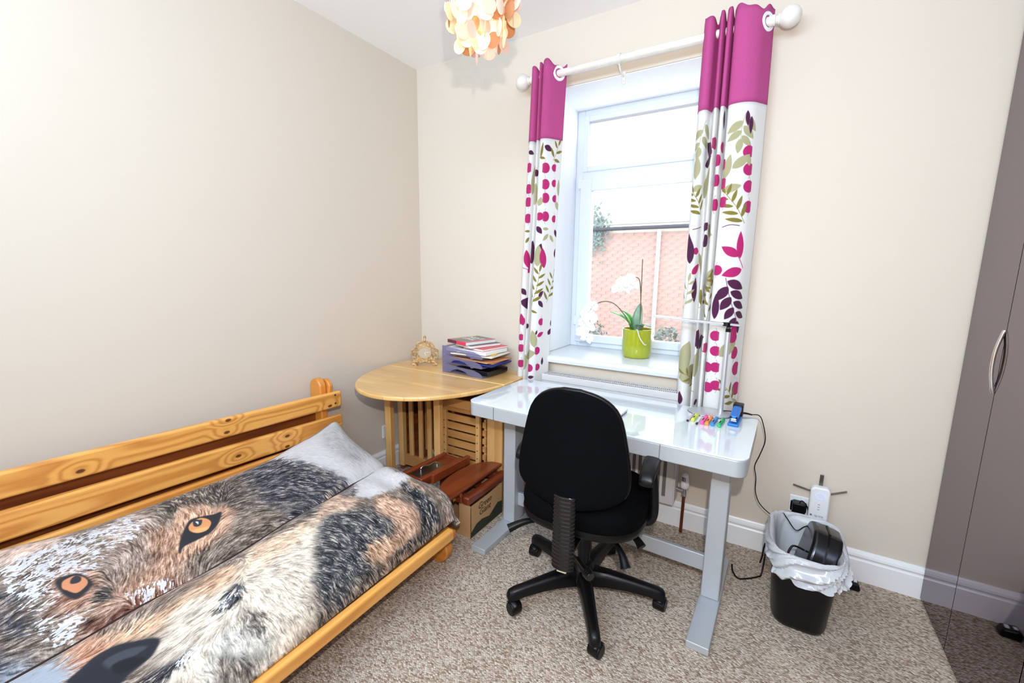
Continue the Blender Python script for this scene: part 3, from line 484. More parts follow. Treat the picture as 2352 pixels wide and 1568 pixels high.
b = B(); bx(b, -.27, -.24, 2.688, 2.70, 1.36, 1.44); beam(b, (-.255, 2.68, 1.42), (-.255, 2.675, 1.30), .02, .012, (0, 1, 0)); obj('window_handle', b, M['white'], w, bevel=.003, world=True)

b = B(); bx(b, OX0, OX0+.004, 2.350, 2.72, .875, OZ1); bx(b, OX1-.004, OX1, 2.350, 2.72, .875, OZ1); bx(b, OX0, OX1, 2.350, 2.72, OZ1-.004, OZ1)
obj('reveal_daylight_sheet', b, px((238, 243, 248), rough=.8), w, world=True)  # thin added sheets; daylight on the cream reveals is put into their colour
# ================================================================= outside: neighbour's brick house
h = thing('brick_house', 'sunlit red brick house wall with slate roof seen through the window', 'house', (-2.6, 9.6, -1.2))
WX0, WX1, WZ0, WZ1 = -6.2, 1.0, -1.2, 2.31
obj('wall_face', bx(B(), WX0, WX1, 9.515, 9.9, WZ0, WZ1), M['mortar'], h, world=True)
me = bpy.data.meshes.new('brick'); bb = bx(B(), -.1075, .1075, -.05, .05, -.0325, .0325); bb.to_mesh(me); bb.free(); me.materials.append(M['brick'])
near = []
rows = int((WZ1-WZ0)/.075)
for r in range(rows):
    z = WZ0+.0375+r*.075
    for c in range(int((WX1-WX0)/.225)+1):
        x = WX0+.11+c*.225+(.1125 if r % 2 else 0)
        if x > WX1-.1: continue
        near.append((x, z))
seen = [p for p in near if -3.62 < p[0] < -1.55 and p[1] > -.32]
seen = seen[-300:]
ss = set(seen)
for (x, z) in seen:
    o = bpy.data.objects.new('brick', me); COL.objects.link(o); o.parent = h
    o.location = Vector((x, 9.55+random.uniform(0, .006), z)) - h.location
b = B()
for (x, z) in near:
    if (x, z) not in ss: box(b, (x, 9.552, z), (.215, .1, .065))
tag(obj('brickwork', b, M['brick'], h, world=True), kind='stuff')
b = B()
for k in range(9):      # roof courses rising away from the eaves
    y0 = 9.40+k*.34; z0 = 2.42+k*.25
    beam(b, (WX0-.1, y0+.2, z0+.13), (WX1+.1, y0+.2, z0+.13), .46, .03, (0, -.59, .81))
obj('roof', b, M['slate'], h, world=True)
b = B(); cyl(b, (WX0, 9.37, 2.33), (WX1, 9.37, 2.33), .04, seg=12); obj('gutter', b, M['gutter'], h, world=True)
obj('downpipe', cyl(B(), (-2.17, 9.44, -1.2), (-2.17, 9.44, 2.30), .042, seg=12), M['white'], h, world=True)
tag(struct('ground_outside', bx(B(), -9, 5, 2.95, 16, -1.35, -1.2), M['ground']))
def shrub(x, y, z, r, lab):
    rr = random.Random(int(abs(x)*100)); b = B()
    for k in range(420):
        d = Vector((rr.gauss(0, 1), rr.gauss(0, 1), rr.gauss(0, 1))).normalized()*(r*rr.uniform(.55, 1)); d.z *= 1.25
        c = Vector((x, y, z))+d; a = Vector((rr.uniform(-1, 1), rr.uniform(-1, 1), rr.uniform(-1, 1))).normalized()*.045
        e = a.cross(Vector((rr.random(), rr.random(), rr.random()))).normalized()*.028
        v = [b.verts.new(c+q) for q in (-a, e, a, -e)]; b.faces.new(v)
    t = thing('shrub', lab, 'shrub', (x, y, -1.2), group=None)
    tag(obj('foliage', b, M['bush'], t, world=True), kind='stuff')
    obj('stem', cyl(B(), (x, y, -1.2), (x, y, z), .03, .015, 8), M['stemm'], t, world=True)
shrub(-2.95, 7.6, .05, .42, 'bushy grey green shrub outside the window, left of the orchid pot')
shrub(-1.62, 8.2, .0, .34, 'small shrub outside the window, behind the lamp arm at the patterned curtain')
b = B(); rr = random.Random(5)
for k in range(260):
    c = Vector((-3.62+abs(rr.gauss(0, .16)), 9.44+rr.uniform(-.04, .04), 2.30+rr.gauss(0, .22))); a = Vector((rr.uniform(-1, 1), rr.uniform(-.4, .4), rr.uniform(-1, 1))).normalized()*.05
    e = Vector((-a.z, 0, a.x))*.6; v = [b.verts.new(c+q) for q in (-a, e, a, -e)]; b.faces.new(v)
tag(obj('ivy', b, M['bush']), 'dark ivy tuft at the gutter end of the brick house', 'ivy', kind='stuff')
# ================================================================= painting helpers for printed cloth
def blur(a, r):
    """separable box blur, twice"""
    r = int(r)
    if r < 1: return a
    for _ in range(2):
        for ax in (0, 1):
            pad = [(0, 0)]*a.ndim; pad[ax] = (r+1, r)
            c = np.cumsum(np.pad(a, pad, mode='edge'), axis=ax, dtype=np.float64)
            n = a.shape[ax]
            hi = np.take(c, np.arange(2*r+1, 2*r+1+n), axis=ax); lo = np.take(c, np.arange(0, n), axis=ax)
            a = ((hi-lo)/(2*r+1)).astype(np.float32)
    return a
def poly_mask(pts, w, h, soft):
    """soft-edged polygon on a w x h picture; pts in picture pixels. returns (x0,y0,mask)"""
    P = np.array(pts, dtype=np.float32); m = int(soft*2.5+3)
    x0 = max(0, int(P[:, 0].min())-m); x1 = min(w, int(P[:, 0].max())+m+1); y0 = max(0, int(P[:, 1].min())-m); y1 = min(h, int(P[:, 1].max())+m+1)
    if x1-x0 < 2 or y1-y0 < 2: return None
    X, Y = np.meshgrid(np.arange(x0, x1)+.5, np.arange(y0, y1)+.5)
    ins = np.zeros(X.shape, bool); n = len(P)
    for i in range(n):
        xa, ya = P[i]; xb, yb = P[(i+1) % n]
        if ya == yb: continue
        c = ((ya > Y) != (yb > Y)) & (X < (xb-xa)*(Y-ya)/(yb-ya)+xa); ins ^= c
    a = ins.astype(np.float32)
    if soft >= 1: a = blur(a, max(1, soft))
    return x0, y0, a
def paint(img, pts, col, soft=0, alpha=1.0):
    h, w = img.shape[:2]; r = poly_mask(pts, w, h, soft)
    if r is None: return
    x0, y0, a = r; a = (a*alpha)[..., None]; s = img[y0:y0+a.shape[0], x0:x0+a.shape[1]]
    s[:] = s*(1-a)+np.array(col, dtype=np.float32)*a
def smooth_poly(pts, n=5):
    return [(p.x, p.y) for p in catmull([(x, y, 0) for x, y in pts], n, closed=True)]

# ---- the wolf print: zones of coat colour and a dark band along the crease, then hair drawn along the lie of the fur
def wolf_print():
    Wd, Ht = 2300, 1240
    img = np.zeros((Ht, Wd, 3), np.float32); img[:] = (118, 106, 98)
    rng = np.random.default_rng(3)
    k = Wd/2.18/1000.0           # picture pixels per millimetre
    eyes = []
    crisp = 0
    for i, (c, bl, pts) in enumerate(WOLF):
        q = smooth_poly([(u*Wd, v*Ht) for u, v in pts], 4)
        if bl <= 3.9: eyes.append((c, bl, q)); continue
        paint(img, q, c, bl*1.5)
    # direction of the fur, blended from control strokes
    sh, sw = Ht//8+1, Wd//8+1
    Y, X = np.meshgrid(np.arange(sh)*8/Ht*1.2, np.arange(sw)*8/Wd*2.18, indexing='ij')
    cx = np.zeros((sh, sw)); sy = np.zeros((sh, sw))
    for u, v, a in FURDIR:
        d2 = (X-u*2.18)**2+(Y-v*1.2)**2; wgt = 1/(d2+.004)**1.6
        cx += wgt*math.cos(a); sy += wgt*math.sin(a)
    ang = np.arctan2(sy, cx)
    up = lambda A: np.repeat(np.repeat(A, 8, 0), 8, 1)[:Ht, :Wd].astype(np.float32)
    ca, sa = blur(up(np.cos(ang)), 6), blur(up(np.sin(ang)), 6)
    wob = blur(rng.standard_normal((Ht, Wd)).astype(np.float32), 9); wob = wob/wob.std()*.17
    ca, sa = ca*np.cos(wob)-sa*np.sin(wob), sa*np.cos(wob)+ca*np.sin(wob)
    def lic(noise, L):
        acc = noise.copy(); n = 1
        for sgn in (1, -1):
            px_ = np.tile(np.arange(Wd, dtype=np.float32), (Ht, 1)); py_ = np.tile(np.arange(Ht, dtype=np.float32)[:, None], (1, Wd))
            for _ in range(L):
                xi = np.clip(px_.astype(np.int32), 0, Wd-1); yi = np.clip(py_.astype(np.int32), 0, Ht-1)
                px_ = px_+sgn*ca[yi, xi]*1.4; py_ = py_+sgn*sa[yi, xi]*1.4
                acc += noise[np.clip(py_.astype(np.int32), 0, Ht-1), np.clip(px_.astype(np.int32), 0, Wd-1)]; n += 1
        return acc/n
    fine = rng.standard_normal((Ht, Wd)).astype(np.float32); fine = fine*.55+blur(fine, 1)*1.6
    f1 = lic(fine, 7); f1 /= f1.std()
    coarse = blur(rng.standard_normal((Ht, Wd)).astype(np.float32), 2); f2 = lic(coarse, 11); f2 /= f2.std()
    big = blur(rng.standard_normal((Ht, Wd)).astype(np.float32), 16); big /= big.std()
    lum = img.mean(-1)/255
    sky = np.clip((lum-.60)/.05, 0, 1)*np.clip(1-(img[..., 0]-img[..., 2])/18, 0, 1)   # the smooth pale patch has no hair
    sky = blur(sky.astype(np.float32), 5)
    amp = (24+26*np.clip(1-np.abs(lum-.45)*1.6, 0, 1))*(1-.9*sky)
    hair = f1*.80+f2*.34
    # the edges of the coat patches break up into tufts
    amt = 16*np.clip(f2*.6+f1*.3, -1.6, 1.6)
    yi = np.clip((np.arange(Ht)[:, None]+sa*amt).astype(np.int32), 0, Ht-1); xi = np.clip((np.arange(Wd)[None, :]+ca*amt).astype(np.int32), 0, Wd-1)
    img = img[yi, xi]; lum = img.mean(-1)/255; sky = sky[yi, xi]
    img += (hair*amp*.72)[..., None]*np.array((1, .96, .9), np.float32)
    md_ = blur(rng.standard_normal((Ht, Wd)).astype(np.float32), 7); md_ = lic(md_, 12); md_ /= md_.std()
    img += (md_*10*(1-sky))[..., None]*np.array((1, .93, .86), np.float32)
    img += (big*7*(1-sky))[..., None]*np.array((1, .9, .8), np.float32)
    # pale guard hairs over the dark coat, dark ticks over the light coat
    t = np.clip((hair-.55)*1.2, 0, 1)*np.clip((.55-lum)*4, 0, 1); img += (t[..., None])*(np.array((205, 190, 172), np.float32)-img)*.75
    t = np.clip((-hair-1.0)*1.2, 0, 1)*np.clip((lum-.40)*4, 0, 1)*np.clip((.80-lum)*6, .25, 1)*(1-sky); img += (t[..., None])*(np.array((70, 60, 56), np.float32)-img)*.6
    # frozen snow
    sn = blur(rng.standard_normal((Ht, Wd)).astype(np.float32), 1); sn = lic(sn, 3); sn /= sn.std(); s2 = blur(rng.standard_normal((Ht, Wd)).astype(np.float32), 8); s2 /= s2.std()
    fld = sn*.8+s2*.5
    zone = np.zeros((Ht, Wd), np.float32)
    for bl, pts in SNOW:
        r = poly_mask(smooth_poly([(u*Wd, v*Ht) for u, v in pts], 4), Wd, Ht, bl)
        if r: x0, y0, a = r; z = zone[y0:y0+a.shape[0], x0:x0+a.shape[1]]; z[:] = np.maximum(z, a)
    sm = np.clip((fld-1.35+1.75*zone)*3.0, 0, 1)*np.clip(zone*3, 0, 1)
    img += sm[..., None]*(np.array((220, 222, 228), np.float32)+hair[..., None]*8-img)*.9
    for c, bl, q in eyes: paint(img, q, c, max(1, bl*.9))
    return np.clip(img, 0, 255)

# ---- the duvet
t = thing('duvet', 'quilted duvet printed with a snowy wolf face, spread over the pine futon', 'duvet', (-1.6, .5, .2))
ny, nt_ = 220, 110; P = []; UV = []
for i in range(ny):
    y = DUV_Y0+(DUV_Y1-DUV_Y0)*i/(ny-1); row = []; ur = []
    for j in range(nt_):
        tt = j/(nt_-1); p = Vector(duvet_point(y, tt))
        row.append(p-t.location); ur.append(((y-DUV_Y0)/(DUV_Y1-DUV_Y0), 1-tt))
    P.append(row); UV.append(ur)
me = grid_mesh('cover', P, UV)
wolfm = image_mat('wolf_face_print', wolf_print(), .8, 1200, 0, .15, .1)
o = obj('cover', me, wolfm, t); md = o.modifiers.new('solid', 'SOLIDIFY'); md.thickness = .022; md.offset = -1
# seam tube along the crease between back and seat; crease shade in its colour
for tt_, y0, y1 in ((.497, -.5, 1.38),):
    pts = [Vector(duvet_point(y0+(y1-y0)*k/40, tt_))+Vector((0, 0, .002)) for k in range(41)]
    obj('seam', tube(B(), pts, .0055, 6, 1, rf=lambda a: .8+.5*math.sin(23*a)**2), px((48, 30, 26), rough=.9), t, world=True, smooth=True)

# ---- curtains
MCOL = {'M': (188, 44, 112), 'P': (84, 38, 72), 'O': (138, 126, 62), 'T': (180, 176, 138)}
def leaf_poly(x0, y0, x1, y1, wr):
    dx, dy = x1-x0, y1-y0; L = math.hypot(dx, dy) or 1; nx, ny = -dy/L, dx/L; out = []
    for sgn, rng_ in ((1, range(0, 13)), (-1, range(12, -1, -1))):
        for k in rng_:
            a = k/12; w_ = wr*L*.5*math.sin(PI*a**.85)**.85 if 0 < a < 1 else 0
            out.append((x0+dx*a+nx*w_*sgn, y0+dy*a+ny*w_*sgn))
    return out
def curtain_print(key, smax, zs, zb):
    k = 1500; Wd, Ht = int(smax*k), int((zs-zb)*k)
    img = np.zeros((Ht, Wd, 3), np.float32); img[:] = (232, 231, 228)
    rng = np.random.default_rng(11)
    f = lambda s, z: (s*k, (zs-z)*k)
    def leaf(c, x0, y0, x1, y1, wr): paint(img, leaf_poly(x0, y0, x1, y1, wr), c, 1)
    def stem(c, pts, th):
        q = catmull([(x, y, 0) for x, y in pts], 8)
        L_, R_ = [], []
        for i, p in enumerate(q):
            d = (q[min(i+1, len(q)-1)]-q[max(i-1, 0)]).normalized(); n_ = Vector((-d.y, d.x, 0))*th*k*.5
            L_.append((p.x+n_.x, p.y+n_.y)); R_.append((p.x-n_.x, p.y-n_.y))
        paint(img, L_+R_[::-1], c, 1)
    for mo in MOTIF[key]:
        c = MCOL[mo[1]]
        if mo[0] == 'l': x0, y0 = f(mo[2], mo[3]); x1, y1 = f(mo[4], mo[5]); leaf(c, x0, y0, x1, y1, mo[6]*.85)
        elif mo[0] == 's': stem(c, [f(*p) for p in mo[2]], .0028)
        elif mo[0] == 'b':
            x, y = f(mo[2], mo[3]); r = mo[4]*k*.62; a0 = math.radians(mo[5]); pts = []
            for q in range(28):
                a = 2*PI*q/28; u, v = math.cos(a), math.sin(a)
                u = max(u, -.62) if True else u
                pts.append((x+r*(u*math.cos(a0)-v*math.sin(a0)*1.05), y+r*(u*math.sin(a0)+v*math.cos(a0)*1.05)))
            paint(img, pts, c, 1)
            stem((150, 120, 110), [(x, y-r*1.7), (x-r*.5*math.cos(a0), y), (x, y+r*1.6)], .0013)
        elif mo[0] == 'f':
            x0, y0 = f(mo[2], mo[3]); x1, y1 = f(mo[4], mo[5]); n = mo[6]; ll = mo[7]*k; dx, dy = x1-x0, y1-y0; L = math.hypot(dx, dy) or 1; ux, uy = dx/L, dy/L
            stem(c, [(x0, y0), (x0+dx*.5-uy*L*.04, y0+dy*.5+ux*L*.04), (x1, y1)], .002)
            for q in range(n):
                a = (q+.6)/(n+.4); sg = 1 if q % 2 else -1; an = math.radians(48)*sg
                vx, vy = ux*math.cos(an)-uy*math.sin(an), ux*math.sin(an)+uy*math.cos(an); sx_, sy_ = x0+dx*a, y0+dy*a; l2 = ll*(1-.3*a)
                leaf(c, sx_+vx*4, sy_+vy*4, sx_+vx*l2, sy_+vy*l2, mo[8])
            leaf(c, x1-ux*3, y1-uy*3, x1+ux*ll*.7, y1+uy*ll*.7, mo[8])
    img += rng.standard_normal((Ht, Wd, 1)).astype(np.float32)*3
    return np.clip(img, 0, 255)
def curtain(key, name, label):
    c = CURT[key]; tb = curtain_table(key, 170); smax = tb[-1][0]
    cx = (c['path'][0][0]+c['path'][-1][0])/2; t = thing(name, label, 'curtain', (cx, 2.25, c['zb']), group=None)
    def sheet(z0, z1, n, hem=False):
        P = []; UV = []
        for r in tb:
            row = []; ur = []
            for j in range(n):
                z = z0+(z1-z0)*j/(n-1); zz = z
                if hem and j == n-1: zz = z+.012*math.sin(r[0]*42)+.006*math.sin(r[0]*95)
                p = Vector(curtain_point(key, r, z)); p.z = zz; row.append(p-t.location); ur.append((r[0]/smax, (z-c['zb'])/(c['zs']-c['zb'])))
            P.append(row); UV.append(ur)
        return grid_mesh('sheet', P, UV)
    o = obj('patterned_panel', sheet(c['zb'], c['zs'], 60), image_mat('leaf_print_'+name, curtain_print(key, smax, c['zs'], c['zb']), .85, 900, .22, .1), t)
    o['label'] = 'white linen panel printed with pink plum and olive leaves'
    o.modifiers.new('s', 'SOLIDIFY').thickness = .002
    o = obj('top_band', sheet(c['zs'], c['zt'], 16, True), M['magenta'], t); o['label'] = 'plain magenta header panel'
    o.modifiers.new('s', 'SOLIDIFY').thickness = .003
    return t
ct = curtain('R', 'curtain', 'magenta topped leaf print curtain right of the window, behind the desk lamp')
cl = curtain('L', 'curtain', 'magenta topped leaf print curtain left of the window, beside the round table')
def eyelet(parent, x, y, ang):
    b = B(); Mx = Matrix.Rotation(ang, 4, 'Z') @ Matrix.Rotation(PI/2, 4, 'Y')
    lathe(b, [(.024, -.005), (.037, -.004), (.039, 0), (.037, .005), (.024, .006), (.022, 0), (.024, -.005)], (x, y, 2.41), 24, M=Mx, close=False)
    obj('eyelet', b, M['white'], parent, world=True, smooth=True)
eyelet(ct, -.132, 2.247, math.radians(-33)); eyelet(cl, -1.092, 2.247, math.radians(-33))
# ---- pole
t = thing('curtain_pole', 'cream distressed curtain pole with ball ends above the window', 'curtain pole', (-.68, 2.25, 2.41))
obj('pole', cyl(B(), (-1.240, 2.249, 2.41), (-.122, 2.249, 2.41), .0175, seg=24), M['cream'], t, world=True, smooth=True)
for s, x in ((1, -.122), (-1, -1.240)):
    b = B(); Mx = Matrix.Rotation(PI/2*s, 4, 'Y')
    prof = [(.0001, -.004), (.021, -.004), (.021, .018), (.015, .020), (.015, .026), (.020, .028), (.020, .034), (.012, .038)]
    prof += [(max(.0001, .041*math.sin(PI*a)), .071-.041*math.cos(PI*a)*1.0) for a in [q/14 for q in range(1, 15)] if .041*math.sin(PI*a) > .012 or a > .5]
    lathe(b, prof, (x, 2.249, 2.41), 24, M=Mx); obj('finial', b, M['cream'], t, world=True, smooth=True)
b = B(); lathe(b, [(.018, -.009), (.0225, -.009), (.0225, .009), (.018, .009), (.018, -.009)], (-.765, 2.249, 2.41), 20, M=Matrix.Rotation(PI/2, 4, 'Y'), close=False)
obj('ring', b, M['cream'], t, world=True, smooth=True)
b = B(); tube(b, [(-.765, 2.252, 2.389), (-.765, 2.275, 2.368), (-.765, 2.30, 2.362), (-.765, 2.336, 2.360)], .005, 8, 4); bx(b, -.773, -.757, 2.334, 2.3425, 2.325, 2.385); cyl(b, (-.765, 2.33, 2.338), (-.765, 2.336, 2.338), .004, seg=8)
obj('bracket', b, M['cream'], t, world=True, bevel=.001)
# ================================================================= futon frame
t = thing('futon_bed', 'low orange pine futon frame with slatted back along the left wall', 'futon', (-1.65, .5, 0))
def rail(name, pf, pn, h, th, m=M['pine'], par=t):
    """board from far point to a point at y=.25, carried on to the near end; points give the top front edge"""
    pf, pn = Vector(pf), Vector(pn); d = (pf-pn); e = pn - d*((pn.y+.52)/d.y)
    b = B(); beam(b, pf+Vector((-th/2, 0, -h/2)), e+Vector((-th/2, 0, -h/2)), th, h); return obj(name, b, m, par, bevel=.009, world=True, seg=3)
rail('back_rail', (-2.035, 1.512, .690), (-2.035, .25, .714), .089, .030, M['pinek'])
rail('back_rail', (-2.035, 1.512, .553), (-2.035, .25, .584), .100, .030, M['pinek'])
rail('back_rail', (-2.030, 1.40, .446), (-2.030, .25, .458), .075, .030)
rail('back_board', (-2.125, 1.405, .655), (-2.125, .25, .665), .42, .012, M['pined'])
rail('front_rail', (-1.128, 1.385, .222), (-1.118, .25, .222), .052, .034)
for y in (1.425, -.44):
    # shaped end: floor runner with round nose and the leaning back upright
    b = B(); nose = [(-1.255+.068*math.cos(a), .068+.068*math.sin(a)) for a in [math.radians(-90+q*15) for q in range(13)]]
    prism(b, nose+[(-2.13, .136), (-2.15, .11), (-2.15, .02), (-2.13, 0)], 'y', y-.022, y+.022); e = obj('end_runner', b, M['pinex'], t, bevel=.006, world=True)
    b = B(); cyl(b, (-1.36, y-.0235, .085), (-1.36, y-.021, .085), .008, seg=12); obj('bolt_hole', b, M['ink'], e, world=True)
    b = B(); cap = [(-2.118+.047*math.cos(a), .722+.047*math.sin(a)) for a in [math.radians(q*15) for q in range(13)]]
    prism(b, cap+[(-2.165, .05), (-2.071, .05)], 'y', y-.020, y+.020); obj('back_upright', b, M['pinex'], t, bevel=.007, world=True)
    b = B(); prism(b, [(-2.10, .20), (-1.165, .175), (-1.165, .136), (-2.10, .136)], 'y', y-.018, y+.018); obj('seat_bearer', b, M['pinex'], t, bevel=.004, world=True)
b = B(); cap = [(-2.095+.045*math.cos(a), .718+.045*math.sin(a)) for a in [math.radians(q*15) for q in range(13)]]
prism(b, cap+[(-2.14, .60), (-2.07, .60)], 'y', 1.447, 1.470); obj('back_bracket', b, M['pinex'], t, bevel=.005, world=True)
for y in (1.47,):
    for z in (.675, .628):
        obj('screw', cyl(B(), (-2.0355, y, z), (-2.0335, y, z), .006, seg=12), M['steel'], t, world=True)
for k in range(8):
    obj('slat', bx(B(), -2.06, -1.16, -.42+k*.25, -.34+k*.25, .176, .196), M['pinex'], t, world=True)
# padding that the cover is drawn over
P = []
b = B(); prism(b, [(-2.0, .20), (-1.22, .198), (-1.23, .24), (-1.32, .285), (-1.50, .295), (-1.60, .285), (-1.80, .31), (-1.92, .34), (-1.99, .33)], 'y', -.5, 1.34)
tag(obj('futon_mattress', b, px((214, 208, 196), rough=.9), None, bevel=.02), 'folded futon mattress hidden under the wolf duvet', 'mattress')

# ================================================================= oval butterfly table
t = thing('butterfly_table', 'pale wood drop leaf table with round leaf raised, in the corner', 'table', (-1.70, 2.0, 0))
EX, EY, EA, EB = -1.712, 2.10, .465, .655     # ellipse of the top
def arc(a0, a1, n=40): return [(EX+EA*math.cos(math.radians(a0+(a1-a0)*q/n)), EY+EB*math.sin(math.radians(a0+(a1-a0)*q/n))) for q in range(n+1)]
ysm = 1.985; am = math.degrees(math.asin((ysm-EY)/EB))
b = B(); prism(b, arc(180-am, 360+am), 'z', .715, .738); o = obj('leaf', b, M['beech'], t, bevel=.007, world=True, seg=3)
b = B(); yb = 2.315; aq = math.degrees(math.asin((yb-EY)/EB))
prism(b, [p for p in arc(am+.2, aq, 8)]+[p for p in arc(180-aq, 180-am-.2, 8)], 'z', .715, .738); obj('fixed_top', b, M['beech'], t, bevel=.004, world=True)
def post(x, y, z0, z1, sx, sy, name='leg', m='beechz', par=None): return obj(name, bx(B(), x-sx/2, x+sx/2, y-sy/2, y+sy/2, z0, z1), M[m], par or t, bevel=.003, world=True)
def hrail(x0, x1, y, z, h, th, name='rail', m='beechx', par=None): return obj(name, bx(B(), x0, x1, y-th/2, y+th/2, z-h/2, z+h/2), M[m], par or t, bevel=.002, world=True)
# gate leg out under the leaf, then body
post(-1.905, 1.74, 0, .715, .046, .034, 'gate_leg')
obj('gate_rail', beam(B(), (-1.905, 1.757, .67), (-2.03, 1.975, .67), .022, .05), M['beechx'], t, bevel=.002, world=True)
post(-1.628, 1.86, .235, .715, .045, .032, 'gate_leg')
obj('gate_rail', beam(B(), (-1.63, 1.876, .64), (-1.73, 1.975, .64), .022, .04), M['beechx'], t, bevel=.002, world=True)
for x, wd in ((-2.07, .045), (-1.715, .04)): post(x, 2.0, .05, .715, wd, .035, 'upright')
hrail(-2.10, -1.28, 2.0, .69, .05, .022); hrail(-2.10, -1.70, 2.0, .10, .075, .022)
for x in (-1.985, -1.90, -1.825): post(x, 2.0, .137, .665, .034, .016, 'slat')
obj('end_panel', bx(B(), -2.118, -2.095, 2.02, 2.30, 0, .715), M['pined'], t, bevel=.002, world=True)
for x in (-2.02, -1.945, -1.86, -1.78): post(x, 2.19, .10, .66, .028, .016, 'slat')
# right-hand end made of two glued boards
for k, (x, w_) in enumerate(((-1.345, .052), (-1.292, .052))): post(x, 2.01, .0, .715, w_, .03, 'end_board', 'beechz' if k else 'beechz')
obj('end_panel', bx(B(), -1.30, -1.27, 2.03, 2.30, 0, .715), M['beechz'], t, bevel=.002, world=True)
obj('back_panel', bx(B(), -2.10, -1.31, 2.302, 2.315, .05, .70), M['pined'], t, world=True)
hrail(-1.69, -1.37, 1.955, .585, .055, .02, 'drawer_rail'); obj('shelf', bx(B(), -2.09, -1.31, 2.03, 2.30, .55, .565), M['beechx'], t, world=True)
b = B(); cyl(b, (-1.345, 1.992, .705), (-1.345, 1.996, .705), .005, seg=10); obj('dowel', b, M['ink'], t, world=True)
# ---- folding chairs parked inside the table
def folded_chair(x0, x1, y, lab, n=8):
    c = thing('folding_chair', lab, 'chair', ((x0+x1)/2, y, .02), group='slatted folding chairs stored in the table')
    for x in (x0+.014, x1-.014):
        o = obj('side_rail', bx(B(), x-.014, x+.014, y-.012, y+.012, .02, .525), M['beechz'], c, bevel=.003, world=True)
        for q in range(8): obj('dowel', cyl(B(), (x, y-.0135, .12+q*.048), (x, y-.0115, .12+q*.048), .0035, seg=8), M['ink'], o, world=True)
    hr = obj('top_rail', bx(B(), x0, x1+.01, y-.014, y+.010, .525, .553), M['beechx'], c, bevel=.003, world=True)
    for q in range(n): obj('slat', bx(B(), x0+.028, x1-.028, y-.006, y+.006, .085+q*.054, .085+q*.054+.043), M['beechx'], c, bevel=.002, world=True)
    return c
folded_chair(-1.685, -1.405, 1.975, 'slatted wooden folding chair stored front most inside the table')
c = thing('folding_chair', 'second slatted folding chair stored behind, its edge showing by the table end', 'chair', (-1.385, 2.1, .02), group='slatted folding chairs stored in the table')
obj('side_rail', bx(B(), -1.397, -1.383, 2.0, 2.03, .02, .50), M['beechz'], c, bevel=.002, world=True)
obj('side_rail', bx(B(), -1.397, -1.383, 2.19, 2.22, .02, .50), M['beechz'], c, bevel=.002, world=True)
for q in range(8): obj('slat', bx(B(), -1.402, -1.378, 1.99, 2.23, .10+q*.05, .135+q*.05), M['beechx'], c, bevel=.002, world=True)

# ================================================================= standing desk
t = thing('standing_desk', 'white glass topped standing desk with silver frame under the window', 'desk', (-.627, 1.892, 0), math.radians(-1.6))
HX, HY = .612, .272
obj('glass_top', prism(B(), rrect(-HX, HX, -HY, HY, .045, 8), 'z', .728, .735), M['desktop'], t, bevel=.0015)
b = B(); prism(b, rrect(-HX+.001, HX-.001, -HY+.001, HY-.001, .044, 8), 'z', .664, .728); obj('drawer_case', b, M['silver'], t, bevel=.004)
for x in (-.452, .318): obj('drawer_gap', bx(B(), x-.0013, x+.0013, -HY-.0006, -HY+.003, .664, .727), M['shadow'], t)
for x in (-.487, .515):
    obj('leg', bx(B(), x-.035, x+.035, -.075, .025, .03, .664), M['silver'], t, bevel=.004)
    b = B(); bx(b, x-.04, x+.04, -.345, .262, .0, .03); obj('foot', b, M['silver'], t, bevel=.003)
obj('stretcher', bx(B(), -.455, .480, -.036, -.016, .118, .19), M['silver'], t, bevel=.003)
obj('motor_box', bx(B(), .395, .475, -.12, -.02, .628, .664), M['silverd'], t, bevel=.003)
obj('rear_beam', bx(B(), -.455, .480, -.02, .02, .60, .66), M['silverd'], t, bevel=.003)

# ================================================================= office chair
t = thing('office_chair', 'black fabric swivel chair with high back, pushed up to the desk', 'office chair', (-.585, 1.575, 0), math.radians(5.0))
# back shell: outline widths by height, slightly cupped
def backpt(u, z, off=0):   # u -1..1
    zs = (.548, .5535, .560, .575, .596, .615, .655, .709, .778, .847, .885, .916, .944, .962, .974, .981, .9845)
    ws = (.030, .070, .100, .146, .180, .194, .200, .196, .185, .171, .161, .147, .122, .095, .066, .040, .030)
    wv = max(.03, _interp(z, zs, ws)); zo = .548+(z-.548)*.945
    x = u*wv; y = -.272+.050*(u*u*wv/.2)+.018*math.sin((z-.56)*5) - off*(1-.35*u*u)
    return (x, y, zo)
zz = [.548, .5505, .5535, .557, .562, .57, .58, .592, .605, .62, .64, .67, .70, .74, .78, .82, .85, .88, .90, .92, .935, .948, .958, .967, .974, .979, .9825, .9845]
def shell(y_off, k):
    b = B(); V = []
    for z in zz: V.append([b.verts.new(Vector(backpt(u*(1 if k else .97), z))+Vector((0, y_off, 0 if k else -.016*(z-.5)/.48))) for u in [math.sin(PI/2*q/10) for q in range(-10, 11)]])
    for r0, r1 in zip(V, V[1:]):
        for a in range(20): b.faces.new((r0[a], r0[a+1], r1[a+1], r1[a]))
    return b
o = obj('back_shell', shell(0, 1), M['blackf'], t, smooth=True); md = o.modifiers.new('s', 'SOLIDIFY'); md.thickness = .022; md.offset = 0; o.modifiers.new('b', 'BEVEL').width = .008
o = obj('backrest', shell(.036, 0), M['blackf'], t, smooth=True); md = o.modifiers.new('s', 'SOLIDIFY'); md.thickness = .045; md.offset = 0; o.modifiers.new('b', 'BEVEL').width = .014
# plastic trim around the edge of the back
edge = [backpt(-1, z) for z in zz]+[backpt(1, z) for z in reversed(zz)]
obj('edge_trim', tube(B(), [(p[0], p[1]+.013, p[2]) for p in edge]+[(edge[0][0], edge[0][1]+.013, edge[0][2])], .010, 8, 1), M['black'], t, smooth=True)
